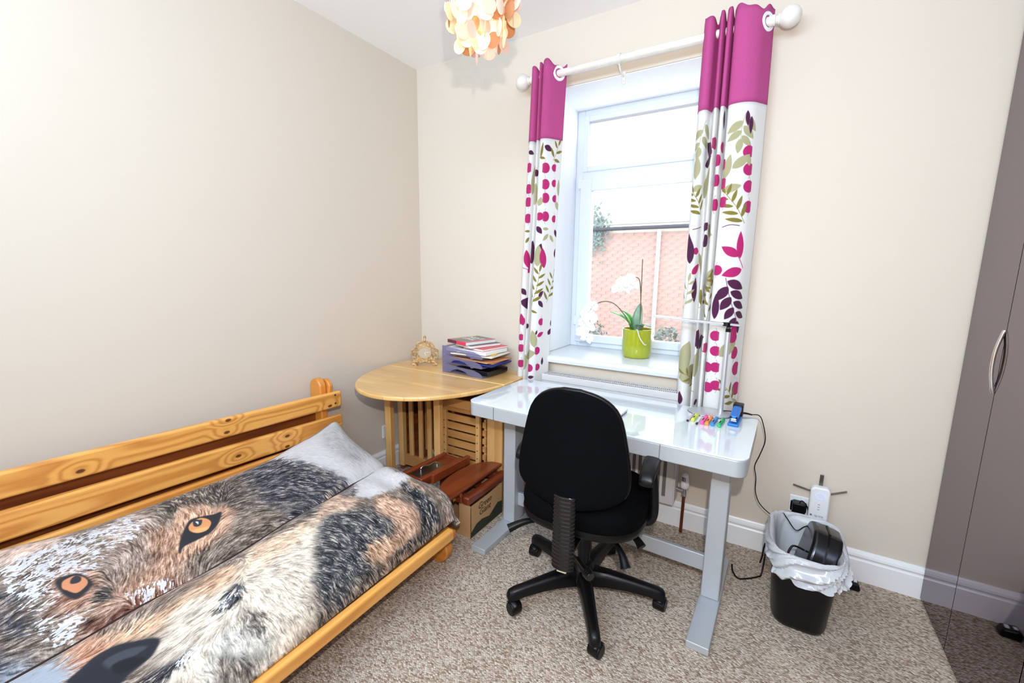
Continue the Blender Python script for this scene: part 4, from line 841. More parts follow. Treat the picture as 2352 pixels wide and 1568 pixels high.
# seat cushion and pan
def seat_out(sx, sy, n=40):
    out = []
    for q in range(n):
        a = 2*PI*q/n; ca, sa = math.cos(a), math.sin(a)
        out.append((sx*math.copysign(abs(ca)**.72, ca), sy*math.copysign(abs(sa)**.72, sa)+.01))
    return out
b = B(); rings = []
for s_, z in ((.80, .415), (.93, .418), (.985, .432), (.99, .45), (1.0, .465), (.99, .49), (.95, .508), (.85, .518), (.6, .515)):
    rings.append([b.verts.new((x*s_, y*s_, z)) for x, y in seat_out(.248, .235)])
for a, c_ in zip(rings, rings[1:]):
    for k in range(40): b.faces.new((a[k], a[(k+1) % 40], c_[(k+1) % 40], c_[k]))
b.faces.new(list(reversed(rings[0]))); b.faces.new(rings[-1]); obj('seat', b, M['blackf'], t, smooth=True)
b = B(); rings = []
for s_, z in ((.70, .392), (.92, .396), (1.0, .408), (1.01, .424), (1.0, .436)): rings.append([b.verts.new((x*s_, y*s_, z)) for x, y in seat_out(.246, .233)])
for a, c_ in zip(rings, rings[1:]):
    for k in range(40): b.faces.new((a[k], a[(k+1) % 40], c_[(k+1) % 40], c_[k]))
b.faces.new(list(reversed(rings[0]))); b.faces.new(rings[-1]); obj('seat_pan', b, M['black'], t, smooth=True)
obj('mechanism', bx(B(), -.075, .075, -.12, .09, .335, .396), M['black'], t, bevel=.012)
# ribbed sleeve over the back upright
b = B(); prof = []
for k in range(19):
    z = .312+k*.0150; prof += [(.0285, z), (.0315, z+.004), (.0315, z+.008), (.0285, z+.0115)]
lathe(b, prof, (0, -.278, 0), 28, sx=1.34, sy=.62); obj('ribbed_sleeve', b, M['blacks'], t, smooth=True)
b = B(); bx(b, -.018, .018, -.29, -.268, .301, .312); obj('sleeve_clip', b, px((196, 186, 166)), t, bevel=.002)
obj('back_bar', bx(B(), -.028, .028, -.272, -.05, .345, .365), M['black'], t, bevel=.006)
obj('back_bar', bx(B(), -.024, .024, -.268, -.256, .345, .66), M['black'], t, bevel=.004)
def lever(pts, r, wide, name='lever'):
    b = B(); tube(b, pts, r, 10, 5, rf=lambda a: 1+wide*max(0, a-.45)); obj(name, b, M['black'], t, smooth=True)
lever([(-.05, -.06, .365), (-.13, -.11, .372), (-.20, -.16, .372), (-.255, -.205, .350)], .009, 1.9)
lever([(.06, -.04, .365), (.13, -.08, .352), (.175, -.115, .325), (.20, -.145, .290)], .009, 2.2)
lever([(.05, .03, .36), (.14, .02, .352), (.205, .0, .33), (.235, -.02, .31)], .010, 1.6)
b = B(); cyl(b, (.02, -.17, .285), (.075, -.215, .275), .013, seg=14); cyl(b, (.07, -.21, .276), (.092, -.228, .272), .020, .017, seg=16); obj('tension_knob', b, M['blacks'], t, bevel=.002)
# arm rests
for s in (-1, 1):
    b = B(); tube(b, [(s*.17, .02, .400), (s*.235, .02, .398), (s*.262, .02, .43), (s*.262, .01, .52), (s*.252, .0, .625)], .019, 10, 6); o = obj('arm_support', b, M['black'], t, smooth=True)
    b = B(); rr = []
    path = catmull([(s*.246, -.118, .618), (s*.246, -.095, .640), (s*.248, -.03, .655), (s*.25, .06, .657), (s*.252, .13, .650), (s*.252, .155, .632)], 6)
    for i, p in enumerate(path):
        f = i/(len(path)-1); wv = .024+.006*math.sin(PI*f); hv = .012+.004*math.sin(PI*f)
        if i in (0, len(path)-1): wv *= .6; hv *= .6
        rr.append([b.verts.new(p+Vector((wv*math.copysign(abs(math.cos(a))**.6, math.cos(a)), 0, hv*math.copysign(abs(math.sin(a))**.6, math.sin(a))))) for a in [2*PI*q/16 for q in range(16)]])
    for a, c_ in zip(rr, rr[1:]):
        for k in range(16): b.faces.new((a[k], a[(k+1) % 16], c_[(k+1) % 16], c_[k]))
    b.faces.new(list(reversed(rr[0]))); b.faces.new(rr[-1]); bmesh.ops.recalc_face_normals(b, faces=b.faces)
    obj('armrest', b, M['black'], t, smooth=True)
# gas column, hub, five arms with castors
b = B(); cyl(b, (0, 0, .13), (0, 0, .34), .0255, seg=20); cyl(b, (0, 0, .22), (0, 0, .34), .032, seg=20); obj('gas_column', b, M['black'], t, smooth=True)
b = B(); lathe(b, [(.030, .062), (.048, .066), (.056, .095), (.050, .135), (.036, .158), (.028, .162)], (0, 0, 0), 28); obj('hub', b, M['black'], t, smooth=True)
for k, az in enumerate((-131, -60, 15.5, 87, 155.5)):
    RS = (1.03, 1.0, 1.02, 1.05, 1.06)[k]
    a = math.radians(az-5.0); ux, uy = math.cos(a), math.sin(a); R3 = Matrix.Rotation(a, 3, 'Z')
    b = B(); rings = []
    secs = [(.035, .030, .070, .142), (.10, .027, .078, .138), (.18, .024, .078, .126), (.26, .021, .070, .112), (.296, .021, .062, .106), (.318, .019, .060, .098), (.326, .014, .062, .085)]
    for r_, w_, z0, z1 in secs:
        pts = [(-w_, z0), (-w_*1.0, z0+(z1-z0)*.6), (-w_*.75, z1-.004), (-w_*.35, z1), (w_*.35, z1), (w_*.75, z1-.004), (w_, z0+(z1-z0)*.6), (w_, z0)]
        rings.append([b.verts.new(R3 @ Vector((r_*RS, p[0], p[1]))) for p in pts])
    for r0, r1 in zip(rings, rings[1:]):
        for q in range(8): b.faces.new((r0[q], r0[(q+1) % 8], r1[(q+1) % 8], r1[q]))
    b.faces.new(rings[0]); b.faces.new(list(reversed(rings[-1]))); bmesh.ops.recalc_face_normals(b, faces=b.faces)
    arm = obj('base_arm', b, M['black'], t, smooth=True)
    sw = a+(1.9, 2.4, 1.2, .7, 2.0)[k]; W3 = Matrix.Rotation(sw, 3, 'Z'); c0 = Vector((.305*RS*ux, .305*RS*uy, 0)); cc = c0+W3 @ Vector((.012, 0, .027))
    b = B(); lathe(b, [(.020, -.0245), (.0245, -.023), (.0268, -.018), (.027, -.002), (.0262, 0), (.027, .002), (.0268, .018), (.0245, .023), (.020, .0245)], cc, 28, M=W3.to_4x4() @ Matrix.Rotation(PI/2, 4, 'X'))
    wh = obj('castor', b, M['black'], t, bevel=.003)
    b = B(); hood = [(.0285*math.cos(q*PI/14+.55), .0285*math.sin(q*PI/14+.55)) for q in range(0, 10)]
    V = []
    for s in (-.020, .020): V.append([b.verts.new(cc+W3 @ Vector((p[0], s, p[1]))) for p in hood])
    for q in range(9): b.faces.new((V[0][q], V[0][q+1], V[1][q+1], V[1][q]))
    o = obj('hood', b, M['black'], wh, smooth=True); o.modifiers.new('s', 'SOLIDIFY').thickness = .003
    obj('stem', cyl(B(), c0+Vector((0, 0, .045)), c0+Vector((0, 0, .075)), .009, seg=12), M['black'], wh)

# ================================================================= wardrobe with smoked mirror doors
t = thing('wardrobe', 'tall wardrobe with dark smoked mirror doors on the right', 'wardrobe', (.97, .9, 0))
obj('carcass', bx(B(), .69, 1.262, -.6, 2.318, .0, 2.66), M['smokeb'], t, world=True)
ys = (2.322, 2.012, 1.552, 1.085, .62, .155, -.31)
for k, (y1, y0) in enumerate(zip(ys, ys[1:])):
    d = obj('door', bx(B(), .653, .684, y0+.002, y1-.002, .012, 2.655), M['smoke'], t, world=True)
    if k in (0, 2, 4):
        b = B(); yy = y0+.012; tube(b, [(.653, yy, .985), (.649, yy, 1.0), (.642, yy+.002, 1.045), (.640, yy+.003, 1.09), (.642, yy+.002, 1.135), (.649, yy, 1.18), (.653, yy, 1.195)], .0055, 10, 6)
        o = obj('handle', b, M['chrome'], d, world=True, smooth=True)
# ================================================================= radiator
t = thing('radiator', 'white panel radiator with convector grille under the window sill', 'radiator', (-.77, 2.27, .15))
RX0, RX1, RZ0, RZ1, RY0, RY1 = -1.132, -.352, .150, .772, 2.215, 2.318
# pressed front: flat margin with a row of upright flutes
xs = [RX0, RX0+.035]; n = 22; pitch = (RX1-RX0-.07)/n
prof = [(RX0, 0)]
for k in range(n):
    x = RX0+.035+k*pitch; prof += [(x+.007, 0), (x+.0075, .010), (x+pitch-.0075, .010), (x+pitch-.007, 0)]
prof.append((RX1, 0))
b = B(); zl = [RZ0+.02, RZ0+.055, RZ0+.056, RZ1-.081, RZ1-.080, RZ1-.03]; V = []
for i, z in enumerate(zl):
    f = 0 if i in (0, 1, 4, 5) else 1
    V.append([b.verts.new((x, RY0+.009+d*f, z)) for x, d in prof])
for r0, r1 in zip(V, V[1:]):
    for k in range(len(prof)-1): b.faces.new((r0[k], r0[k+1], r1[k+1], r1[k]))
o = obj('front_panel', b, M['rad'], t, world=True); o.modifiers.new('s', 'SOLIDIFY').thickness = .003
obj('back_panel', bx(B(), RX0, RX1, RY1-.014, RY1, RZ0+.02, RZ1-.03), M['rad'], t, world=True)
obj('top_edge', bx(B(), RX0-.002, RX1+.002, RY0+.004, RY0+.013, RZ1-.038, RZ1), M['rad'], t, bevel=.002, world=True)
for x in (RX0, RX1): obj('side_cover', bx(B(), x-.004, x+.004, RY0+.006, RY1, RZ0+.03, RZ1), M['rad'], t, bevel=.002, world=True)
b = B(); bx(b, RX0, RX1, RY1-.010, RY1, RZ1-.012, RZ1-.002); bx(b, RX0, RX1, (RY0+RY1)/2, (RY0+RY1)/2+.004, RZ1-.012, RZ1-.002)
k = RX0+.012
while k < RX1-.008: bx(b, k, k+.0045, RY0+.012, RY1-.010, RZ1-.010, RZ1-.003); k += .0105
tag(obj('top_grille', b, M['rad'], t, world=True), kind='stuff')
obj('convector_fins', bx(B(), RX0+.006, RX1-.006, RY0+.016, RY1-.016, RZ0+.03, RZ1-.05), M['shadow'], t, world=True)  # solid block; its grey carries the shade between the grille slats
t = thing('radiator_valve', 'white thermostatic valve on a copper pipe beside the radiator', 'radiator valve', (-.308, 2.275, 0))
obj('pipe', cyl(B(), (-.312, 2.285, 0), (-.308, 2.275, .235), .0078, seg=14), M['copper'], t, world=True, smooth=True)
b = B(); cyl(b, (-.308, 2.275, .215), (-.308, 2.275, .262), .013, seg=14); cyl(b, (-.308, 2.275, .245), (-.345, 2.275, .245), .010, seg=14); cyl(b, (-.345, 2.275, .245), (-.356, 2.275, .245), .014, seg=6); obj('valve_body', b, M['chrome'], t, world=True, bevel=.001)
b = B(); lathe(b, [(.016, .258), (.021, .262), (.022, .285), (.019, .30), (.0165, .325), (.013, .334)], (-.308, 2.275, 0), 24); h_ = obj('thermostat_head', b, M['white'], t, world=True, smooth=True)
b = B()
for a in (-.35, .05, .45):
    an = -PI/2+a-.28; box(b, (-.308+.0185*math.cos(an), 2.275+.0185*math.sin(an), .311), (.003, .004, .022), Matrix.Rotation(an+PI/2, 3, 'Z'))
obj('slot', b, M['ink'], h_, world=True)
t = thing('radiator_pipe', 'short copper tail pipe at the far end of the radiator', 'pipe', (-1.165, 2.275, 0))
cyl_b = cyl(B(), (-1.165, 2.275, 0), (-1.165, 2.275, .24), .0078, seg=12); cyl(cyl_b, (-1.165, 2.275, .235), (-1.13, 2.275, .235), .009, seg=12); obj('pipe', cyl_b, M['copper'], t, world=True)

# ================================================================= orchid on the sill
t = thing('orchid', 'white orchid in a lime green glazed pot on the window sill', 'potted plant', (-.675, 2.555, .872))
b = B(); lathe(b, [(.060, 0), (.0765, .003), (.0825, .02), (.0855, .06), (.0865, .165), (.0865, .170), (.0805, .170), (.0795, .12), (.0785, .11)], seg=48); obj('pot', b, M['lime'], t, smooth=True)
obj('compost', cyl(B(), (0, 0, .10), (0, 0, .150), .079, seg=32), M['soil'], t)
def olf(name, base, tip, w, m, sag, fold=.25, n=12):
    b = B(); base, tip = Vector(base), Vector(tip); d = tip-base; L = d.length; s = d.cross(Vector((0, 0, 1)))
    if s.length < .02: s = Vector((1, 0, 0))
    s.normalize(); up = s.cross(d).normalized(); V = []
    for k in range(n+1):
        f = k/n; c_ = base+d*f+up*(sag*math.sin(PI*f)); wv = w*(math.sin(PI*min(1, f*.93+.05))**.6)*(1-.25*f)
        V.append([b.verts.new(c_+s*(wv*q)+up*(fold*wv*abs(q))) for q in (-1, -.5, 0, .5, 1)])
    for r0, r1 in zip(V, V[1:]):
        for q in range(4): b.faces.new((r0[q], r0[q+1], r1[q+1], r1[q]))
    o = obj(name, b, m, t, smooth=True); o.modifiers.new('s', 'SOLIDIFY').thickness = .003; return o
olf('leaf', (-.015, -.01, .15), (-.160, -.03, .262), .050, M['leaf'], .02)
olf('leaf', (-.02, .0, .155), (-.125, .05, .27), .034, M['leaf'], .02)
olf('leaf', (-.005, .005, .15), (.0, .03, .315), .036, M['leafd'], .01)
olf('leaf', (.01, -.01, .15), (.085, -.04, .190), .036, M['leafd'], .03)
olf('leaf', (.0, -.015, .15), (.045, -.06, .20), .030, M['leafd'], .02)
obj('flower_stem', tube(B(), [(.0, .0, .13), (.008, .01, .25), (.003, .005, .38), (-.01, .0, .46), (-.045, -.02, .47), (-.06, -.03, .46)], .0028, 8, 6), M['stemm'], t, smooth=True)
obj('support_stick', cyl(B(), (.012, .0, .12), (.004, .0, .575), .0028, seg=8), M['stemm'], t)
obj('flower_stem', tube(B(), [(-.02, -.005, .13), (-.07, -.03, .24), (-.13, -.05, .31), (-.19, -.07, .325), (-.245, -.09, .30), (-.275, -.10, .25)], .0028, 8, 6), M['stemm'], t, smooth=True)
obj('aerial_root', tube(B(), [(0, -.06, .155), (.02, -.085, .172), (.04, -.098, .13), (.065, -.095, .095), (.075, -.085, .09)], .0035, 8, 6), px((214, 214, 206)), t, smooth=True)
def blossom(c, s, tilt):
    b = B(); R3 = Matrix.Rotation(tilt[0], 3, 'X') @ Matrix.Rotation(tilt[1], 3, 'Y')
    for k, (a, l, w_) in enumerate(((90, 1, .42), (210, 1, .42), (330, 1, .42), (20, 1.05, .75), (160, 1.05, .75))):
        a = math.radians(a); V = []
        for f in (.05, .3, .6, .85, 1.0):
            wv = w_*s*math.sin(PI*min(.97, f*.85+.1)); p = Vector((math.cos(a)*l*s*f, 0, math.sin(a)*l*s*f)); q = Vector((-math.sin(a)*wv, 0, math.cos(a)*wv)); bend = Vector((0, -.25*s*f*f+(.006 if k > 2 else 0), 0))
            V.append([b.verts.new(Vector(c)+R3 @ (p-q+bend)), b.verts.new(Vector(c)+R3 @ (p+bend*1.3)), b.verts.new(Vector(c)+R3 @ (p+q+bend))])
        for r0, r1 in zip(V, V[1:]):
            for q in range(2): b.faces.new((r0[q], r0[q+1], r1[q+1], r1[q]))
    o = obj('blossom', b, M['petal'], t, smooth=True); o.modifiers.new('s', 'SOLIDIFY').thickness = .0015
rr = random.Random(4)
for c_ in ((-.055, -.035, .455), (-.10, -.03, .44), (-.125, -.03, .40), (-.075, -.045, .405), (-.03, -.04, .42)): blossom(c_, .038, (rr.uniform(-.4, .4), rr.uniform(-.4, .4)))
for c_ in ((-.255, -.095, .29), (-.285, -.10, .25), (-.25, -.11, .225), (-.295, -.11, .19), (-.262, -.11, .165), (-.30, -.12, .135), (-.27, -.12, .105)): blossom(c_, .040, (rr.uniform(-.4, .4), rr.uniform(-.5, .5)))

# ================================================================= on the desk
DZ = .7352
t = thing('desk_lamp', 'slim silver LED desk lamp with flat bar head on the desk', 'desk lamp', (-.205, 2.098, DZ))
b = B(); lathe(b, [(.083, 0), (.085, .002), (.084, .006), (.070, .009), (.0, .010)][:4], seg=48, sx=1.08, sy=.86); obj('base', b, M['alu'], t, smooth=True)
obj('base_rim', lathe(B(), [(.0855, .0002), (.0865, .0012), (.0855, .0022)], seg=48, sx=1.08, sy=.86), M['ink'], t)
obj('pole', cyl(B(), (.044, .020, .008), (.044, .028, .392), .0105, seg=24), M['alu'], t, smooth=True)
b = B(); cyl(b, (.036, .028, .392), (.052, .028, .392), .016, seg=20); cyl(b, (.044, .028, .375), (.044, .028, .392), .0112, seg=16); obj('pivot', b, M['black'], t, bevel=.002)
b = B(); beam(b, (-.272, -.035, .434), (.088, .043, .407), .030, .009); a_ = obj('lamp_arm', b, M['alu'], t, bevel=.003)
b = B(); beam(b, (-.262, -.033, .4285), (.02, .028, .4075), .022, .003); obj('light_strip', b, M['whitep'], a_)
b = B(); cyl(b, (.035, .026, .403), (.035, .026, .418), .0165, seg=20); obj('joint_collar', b, M['black'], t)
t = thing('lamp_cable', 'thin black lamp cable hanging off the desk corner to the socket by the bin', 'cable', (-.02, 2.16, .4))
b = B(); tube(b, [(-.155, 2.125, .748), (-.13, 2.14, .747), (-.10, 2.148, .746), (-.055, 2.155, .744)], .0022, 8, 5); obj('lead', b, M['black'], t, world=True, smooth=True)
b = B(); tube(b, [(-.098, 2.142, .746), (-.06, 2.15, .746), (-.035, 2.155, .742)], .005, 10, 4, rf=lambda a: 1.2-.6*a); obj('connector', b, M['black'], t, world=True, smooth=True)
b = B(); tube(b, [(-.04, 2.155, .742), (-.008, 2.165, .741), (.010, 2.19, .70), (.026, 2.2, .622), (.012, 2.2, .55), (-.004, 2.2, .489), (.006, 2.2, .43), (.010, 2.2, .364), (.035, 2.215, .30), (.09, 2.215, .262), (.12, 2.15, .318), (.135, 2.10, .326), (.17, 2.06, .30), (.20, 2.08, .315), (.235, 2.12, .318)], .0022, 8, 8); obj('lead', b, M['black'], t, world=True, smooth=True)
# pens
PENS = [((-.269, 1.921), (-.263, 2.024), (206, 184, 208), 'slim pale lilac pen lying at the left end of the row on the desk', .0048, 0),
 ((-.252, 1.930), (-.245, 2.026), (206, 224, 74), 'lime yellow highlighter pen, second from the left in the desk row', .0075, 1),
 ((-.230, 1.908), (-.228, 2.018), (226, 222, 228), 'slim white pen with a black tip between yellow and pink highlighters', .0042, 2),
 ((-.213, 1.912), (-.207, 2.022), (240, 84, 160), 'bright pink highlighter pen on the desk', .0078, 1),
 ((-.194, 1.910), (-.187, 2.020), (250, 140, 60), 'orange highlighter pen on the desk', .0078, 1),
 ((-.173, 1.912), (-.165, 2.020), (34, 130, 206), 'blue highlighter pen on the desk', .0078, 1),
 ((-.148, 1.912), (-.139, 2.020), (40, 180, 100), 'green highlighter pen nearest the blue stapler', .0078, 1)]
for p0, p1, c_, lab, r, kd in PENS:
    t = thing('highlighter_pen' if kd == 1 else 'pen', lab, 'pen', (p0[0], p0[1], DZ), group='pens laid out in a row on the desk')
    a, b_ = Vector((p0[0], p0[1], DZ+r)), Vector((p1[0], p1[1], DZ+r)); d = b_-a; mt = px(c_, rough=.3)
    bm = B(); cyl(bm, a+d*.0, a+d*.60, r, seg=14); obj('barrel', bm, mt, t, world=True, bevel=.0012)
    bm = B(); cyl(bm, a+d*.60, a+d*.97, r*1.08, r*.95, seg=14); cyl(bm, a+d*.97, b_, r*.7, seg=12); cp = obj('cap', bm, mt if kd != 2 else M['whitep'], t, world=True, bevel=.001)
    bm = B(); beam(bm, a+d*.62+Vector((0, 0, r)), a+d*.86+Vector((0, 0, r*1.1)), r*.5, .0012); obj('clip', bm, mt, cp, world=True)
    if kd == 1: bm = B(); beam(bm, a+d*.16+Vector((0, 0, r*1.0)), a+d*.44+Vector((0, 0, r*1.0)), r*.55, .0006); obj('printed_mark', bm, M['ink'], t, world=True)
    if kd != 1: bm = B(); cyl(bm, a-d*(.10 if kd == 2 else .04), a+d*(.10 if kd == 2 else .0), r*1.15, r*.9, seg=12); obj('tip', bm, M['ink'], t, world=True)
# stapler
t = thing('stapler', 'blue stapler with a black rear end beside the green highlighter', 'stapler', (-.095, 2.022, DZ), math.radians(-3))
blu = px((24, 112, 196), rough=.35)
obj('base', bx(B(), -.021, .021, -.066, .075, 0, .012), blu, t, bevel=.004)
b = B(); prism(b, [(-.055, .030), (-.058, .044), (.03, .058), (.07, .056), (.07, .034)], 'x', -.0165, .0165); obj('top_arm', b, blu, t, bevel=.005)
obj('magazine', bx(B(), -.011, .011, -.052, .07, .022, .033), M['chrome'], t, bevel=.001)
b = B(); bx(b, -.012, .012, -.060, -.052, .018, .034); obj('nose_plate', b, M['chrome'], t, bevel=.003)
obj('rear_housing', bx(B(), -.020, .020, .062, .112, .004, .062), M['black'], t, bevel=.004)
for x in (-.011, .011): obj('rivet', cyl(B(), (x, -.0585, .038), (x, -.0605, .038), .0045, seg=12), M['black'], t)
# laptop
t = thing('laptop', 'closed silver laptop on the desk behind the office chair', 'laptop', (-.69, 1.79, DZ), math.radians(-1.6))
obj('base', bx(B(), -.163, .163, -.112, .112, 0.002, .011), M['alu'], t, bevel=.003)
obj('lid', bx(B(), -.163, .163, -.112, .112, .0112, .0165), mat('laptop_lid', (214, 217, 220), .3, metal=.3), t, bevel=.002)
for k in range(4): obj('port', bx(B(), .1625, .1635, .03+k*.018, .041+k*.018, .004, .008), M['ink'], t)

# ================================================================= on the round table
TZ = .7382
t = thing('mantel_clock', 'ornate gold rococo mantel clock with pale dial on the round table', 'clock', (-1.962, 2.118, TZ), math.radians(33)); t.scale = (1.16, 1.1, 1.02)
def scroll(b, c, r, turns, a0, dirn, th, y=0):
    pts = []
    for k in range(16):
        f = k/15; a = a0+dirn*turns*2*PI*f; rr_ = r*(1-.8*f); pts.append((c[0]+rr_*math.cos(a), y, c[1]+rr_*math.sin(a)))
    tube(b, pts, th, 7, 2, rf=lambda q: 1.2-.6*q)
hb = B(); out = [(-.052, .018), (-.050, .035), (-.046, .06), (-.036, .085), (-.040, .11), (-.030, .135), (-.015, .148), (0, .152)]
full = out+[(-x, z) for x, z in reversed(out[:-1])]
prism(hb, [(p[0], p[1]) for p in full], 'y', -.012, .016); obj('case', hb, M['gold'], t, bevel=.004)
fb = B()
for s in (-1, 1):
    scroll(fb, (s*.056, .022), .017, 1.2, PI/2, s, .0055, -.006); scroll(fb, (s*.064, .045), .014, 1.1, -PI/2, -s, .0045, -.004)
    scroll(fb, (s*.055, .075), .016, 1.1, 0 if s > 0 else PI, s, .0048, -.006); scroll(fb, (s*.046, .108), .013, 1.0, 0 if s > 0 else PI, s, .0042, -.006)
    scroll(fb, (s*.028, .138), .013, 1.1, 0 if s > 0 else PI, s, .004, -.006); scroll(fb, (s*.022, .030), .013, 1.2, PI/2, -s, .0045, -.014)
    tube(fb, [(s*.070, 0, .052), (s*.075, 0, .085), (s*.068, 0, .105), (s*.058, 0, .095)], .005, 7, 4); tube(fb, [(s*.052, 0, .02), (s*.060, -.008, .010), (s*.070, -.008, .008)], .009, 8, 3)
    tube(fb, [(s*.05, 0, .10), (s*.052, -.003, .125), (s*.035, -.003, .15), (s*.01, -.003, .158)], .0045, 7, 4)
obj('scrollwork', fb, M['gold'], t, smooth=True)
b = B(); lathe(b, [(.004, .155), (.010, .162), (.006, .172), (.009, .184), (.005, .195), (.001, .198)], seg=14); obj('finial', b, M['gold'], t, smooth=True)
b = B(); prism(b, [(-.065, .012), (-.04, .022), (-.015, .016), (0, .026), (.015, .016), (.04, .022), (.065, .012), (.06, .034), (-.06, .034)], 'y', -.016, .016); obj('plinth', b, M['gold'], t, bevel=.003)
for s in (-1, 1):
    for y in (-.010, .012): obj('foot', cyl(B(), (s*.052, y, 0), (s*.052, y, .016), .008, .010, seg=12), M['gold'], t)
Mx = Matrix.Rotation(PI/2, 4, 'X')
b = B(); lathe(b, [(.0375, -.002), (.0425, .0), (.0425, .006), (.038, .008), (.0375, -.002)], (0, -.010, .086), 36, M=Mx, close=False); obj('bezel', b, M['gold'], t, smooth=True)
dl = obj('dial', cyl(B(), (0, -.010, .086), (0, -.0145, .086), .038, seg=36), M['dial'], t)
for k in range(12):
    a = 2*PI*k/12; p = Vector((.032*math.sin(a), -.0150, .086+.032*math.cos(a))); q = Vector((.036*math.sin(a), -.0150, .086+.036*math.cos(a)))
    obj('hour_mark', beam(B(), p, q, .0012, .001, (0, 1, 0)), px((120, 110, 110)), dl)
obj('minute_hand', beam(B(), (0, -.0156, .086), (.029, -.0156, .089), .0016, .001, (0, 1, 0)), M['white'], dl)
obj('hour_hand', beam(B(), (0, -.0162, .086), (.007, -.0162, .068), .0022, .001, (0, 1, 0)), M['white'], dl)

def tray(i, z, lab):
    """one letter tray: long side and lipped front with a finger cut-out"""
    t = thing('letter_tray', lab, 'letter tray', (TC[0], TC[1], z), TR, group='stacked lilac letter trays')
    W_, D_, H_ = .328, .250, .050
    obj('floor_sheet', prism(B(), rrect(-W_/2, W_/2, -D_/2, D_/2, .015), 'z', .004, .0065), M['tray'], t)
    # front long side, with scooped lower edge seen in the photo
    def side(y, flip):
        top = [(-W_/2, .0), (-W_/2, H_+.006), (-.02, H_-.006), (W_/2-.075, H_-.010), (W_/2-.03, H_-.022), (W_/2-.006, .012), (W_/2-.01, 0), (.085, 0), (.055, .004), (.02, .022), (-.03, .031), (-.07, .024), (-.10, .006), (-.115, 0)]
        return prism(B(), top, 'y', y-.0013, y+.0013)
    obj('side', side(-D_/2, 0), M['tray'], t, smooth=False); obj('side', side(D_/2, 1), M['tray'], t)
    obj('back', bx(B(), -W_/2, -W_/2+.0026, -D_/2, D_/2, 0, H_), M['tray'], t)
    for x in (-W_/2+.05, .075):
        for y in (-D_/2, D_/2): obj('peg', bx(B(), x-.008, x+.008, y-.003, y+.003, -.004 if i else 0, .006), M['tray'], t)
    return t
TC = (-1.575, 2.158); TR = math.radians(-3.5)
tray(0, TZ+.001, 'lilac letter tray holding a black folder, lowest of three')
tray(1, TZ+.057, 'lilac letter tray holding blue folders, middle of three')
tray(2, TZ+.113, 'lilac letter tray holding papers, topmost of three')
def slab(name, lab, cat, c, s, rz, m, edge=None, tilt=0, group=None, bev=.0008):
    t = thing(name, lab, cat, c, rz, group=group); R3 = Matrix.Rotation(tilt, 3, 'Y')
    if edge:
        obj('pages', box(B(), (0, 0, s[2]/2), (s[0]-.004, s[1]-.004, s[2]-.002), R3), edge, t)
        b = B(); box(b, R3 @ Vector((0, 0, s[2]/2-.0005))+Vector((0, 0, s[2]/2)), (s[0], s[1], .001), R3); obj('cover', b, m, t)
        b = B(); box(b, R3 @ Vector((0, 0, -s[2]/2+.0005))+Vector((0, 0, s[2]/2)), (s[0], s[1], .001), R3); obj('cover', b, m, t)
    else: obj('sheet', box(B(), (0, 0, s[2]/2), s, R3), m, t, bevel=bev)
    return t
c0 = Vector((TC[0], TC[1], 0))
slab('folder', 'black document wallet poking out of the bottom letter tray', 'folder', (c0.x+.05, c0.y, TZ+.010), (.26, .20, .030), TR, M['blacks'], bev=.006)
slab('folder', 'dark blue plastic folder sticking out of the middle tray', 'folder', (c0.x+.035, c0.y+.01, TZ+.066), (.315, .225, .009), TR+.05, px((26, 50, 120), rough=.25), group='folders in the letter trays')
slab('folder', 'bright blue plastic folder just under the orange envelopes', 'folder', (c0.x+.045, c0.y-.005, TZ+.077), (.32, .215, .006), TR-.04, px((30, 62, 150), rough=.25), group='folders in the letter trays')
slab('envelope', 'brown manila envelope bulging from the middle tray, under the top tray', 'envelope', (c0.x+.035, c0.y+.01, TZ+.085), (.32, .225, .006), TR+.08, px((206, 142, 96), rough=.8), bev=.002)
slab('envelope', 'second orange brown envelope lying on the manila one in the trays', 'envelope', (c0.x+.05, c0.y-.02, TZ+.093), (.30, .19, .006), TR-.10, px((214, 150, 102), rough=.8), bev=.002)
slab('paper_stack', 'crumpled cream papers in the top letter tray', 'papers', (c0.x+.045, c0.y-.005, TZ+.122), (.30, .225, .007), TR+.10, px((226, 220, 202), rough=.8), bev=.002)
slab('leaflet', 'yellow printed leaflet showing at the end of the top tray', 'leaflet', (c0.x+.115, c0.y-.01, TZ+.131), (.10, .15, .0025), TR+.5, px((222, 186, 60), rough=.6))
slab('paper_stack', 'white sheets of paper under the books on the letter trays', 'papers', (c0.x+.01, c0.y, TZ+.1345), (.315, .215, .022), TR, M['whitep'], bev=.001)
bz = TZ+.158
slab('book', 'grey and red paperback lying lowest on the paper stack, to the right', 'book', (c0.x+.072, c0.y+.012, bz), (.17, .225, .011), TR-.10, px((222, 80, 84), rough=.4), M['whitep'], group='books on the letter trays')
slab('book', 'black covered white paged book under the pink edged book', 'book', (c0.x+.018, c0.y+.006, bz+.0115), (.165, .230, .016), TR-.25, M['blacks'], M['whitep'], group='books on the letter trays')
t = slab('book', 'book with grey cover and pink spine, on top of the letter tray pile', 'book', (c0.x-.028, c0.y, bz+.028), (.19, .235, .020), TR-.22, px((120, 112, 102), rough=.35), M['whitep'], group='books on the letter trays')
obj('spine', bx(B(), -.092, .095, -.119, -.1165, 0, .020), px((214, 52, 92), rough=.4), t)
obj('spine_label', bx(B(), -.092, .0, -.1195, -.1185, .001, .019), px((92, 34, 52), rough=.4), t)
obj('cover_band', bx(B(), .070, .0945, -.117, .117, .0201, .0205), px((222, 96, 116), rough=.4), t)
obj('cover_band', bx(B(), -.092, -.055, -.1, .1, .0201, .0204), px((168, 150, 128), rough=.4), t)
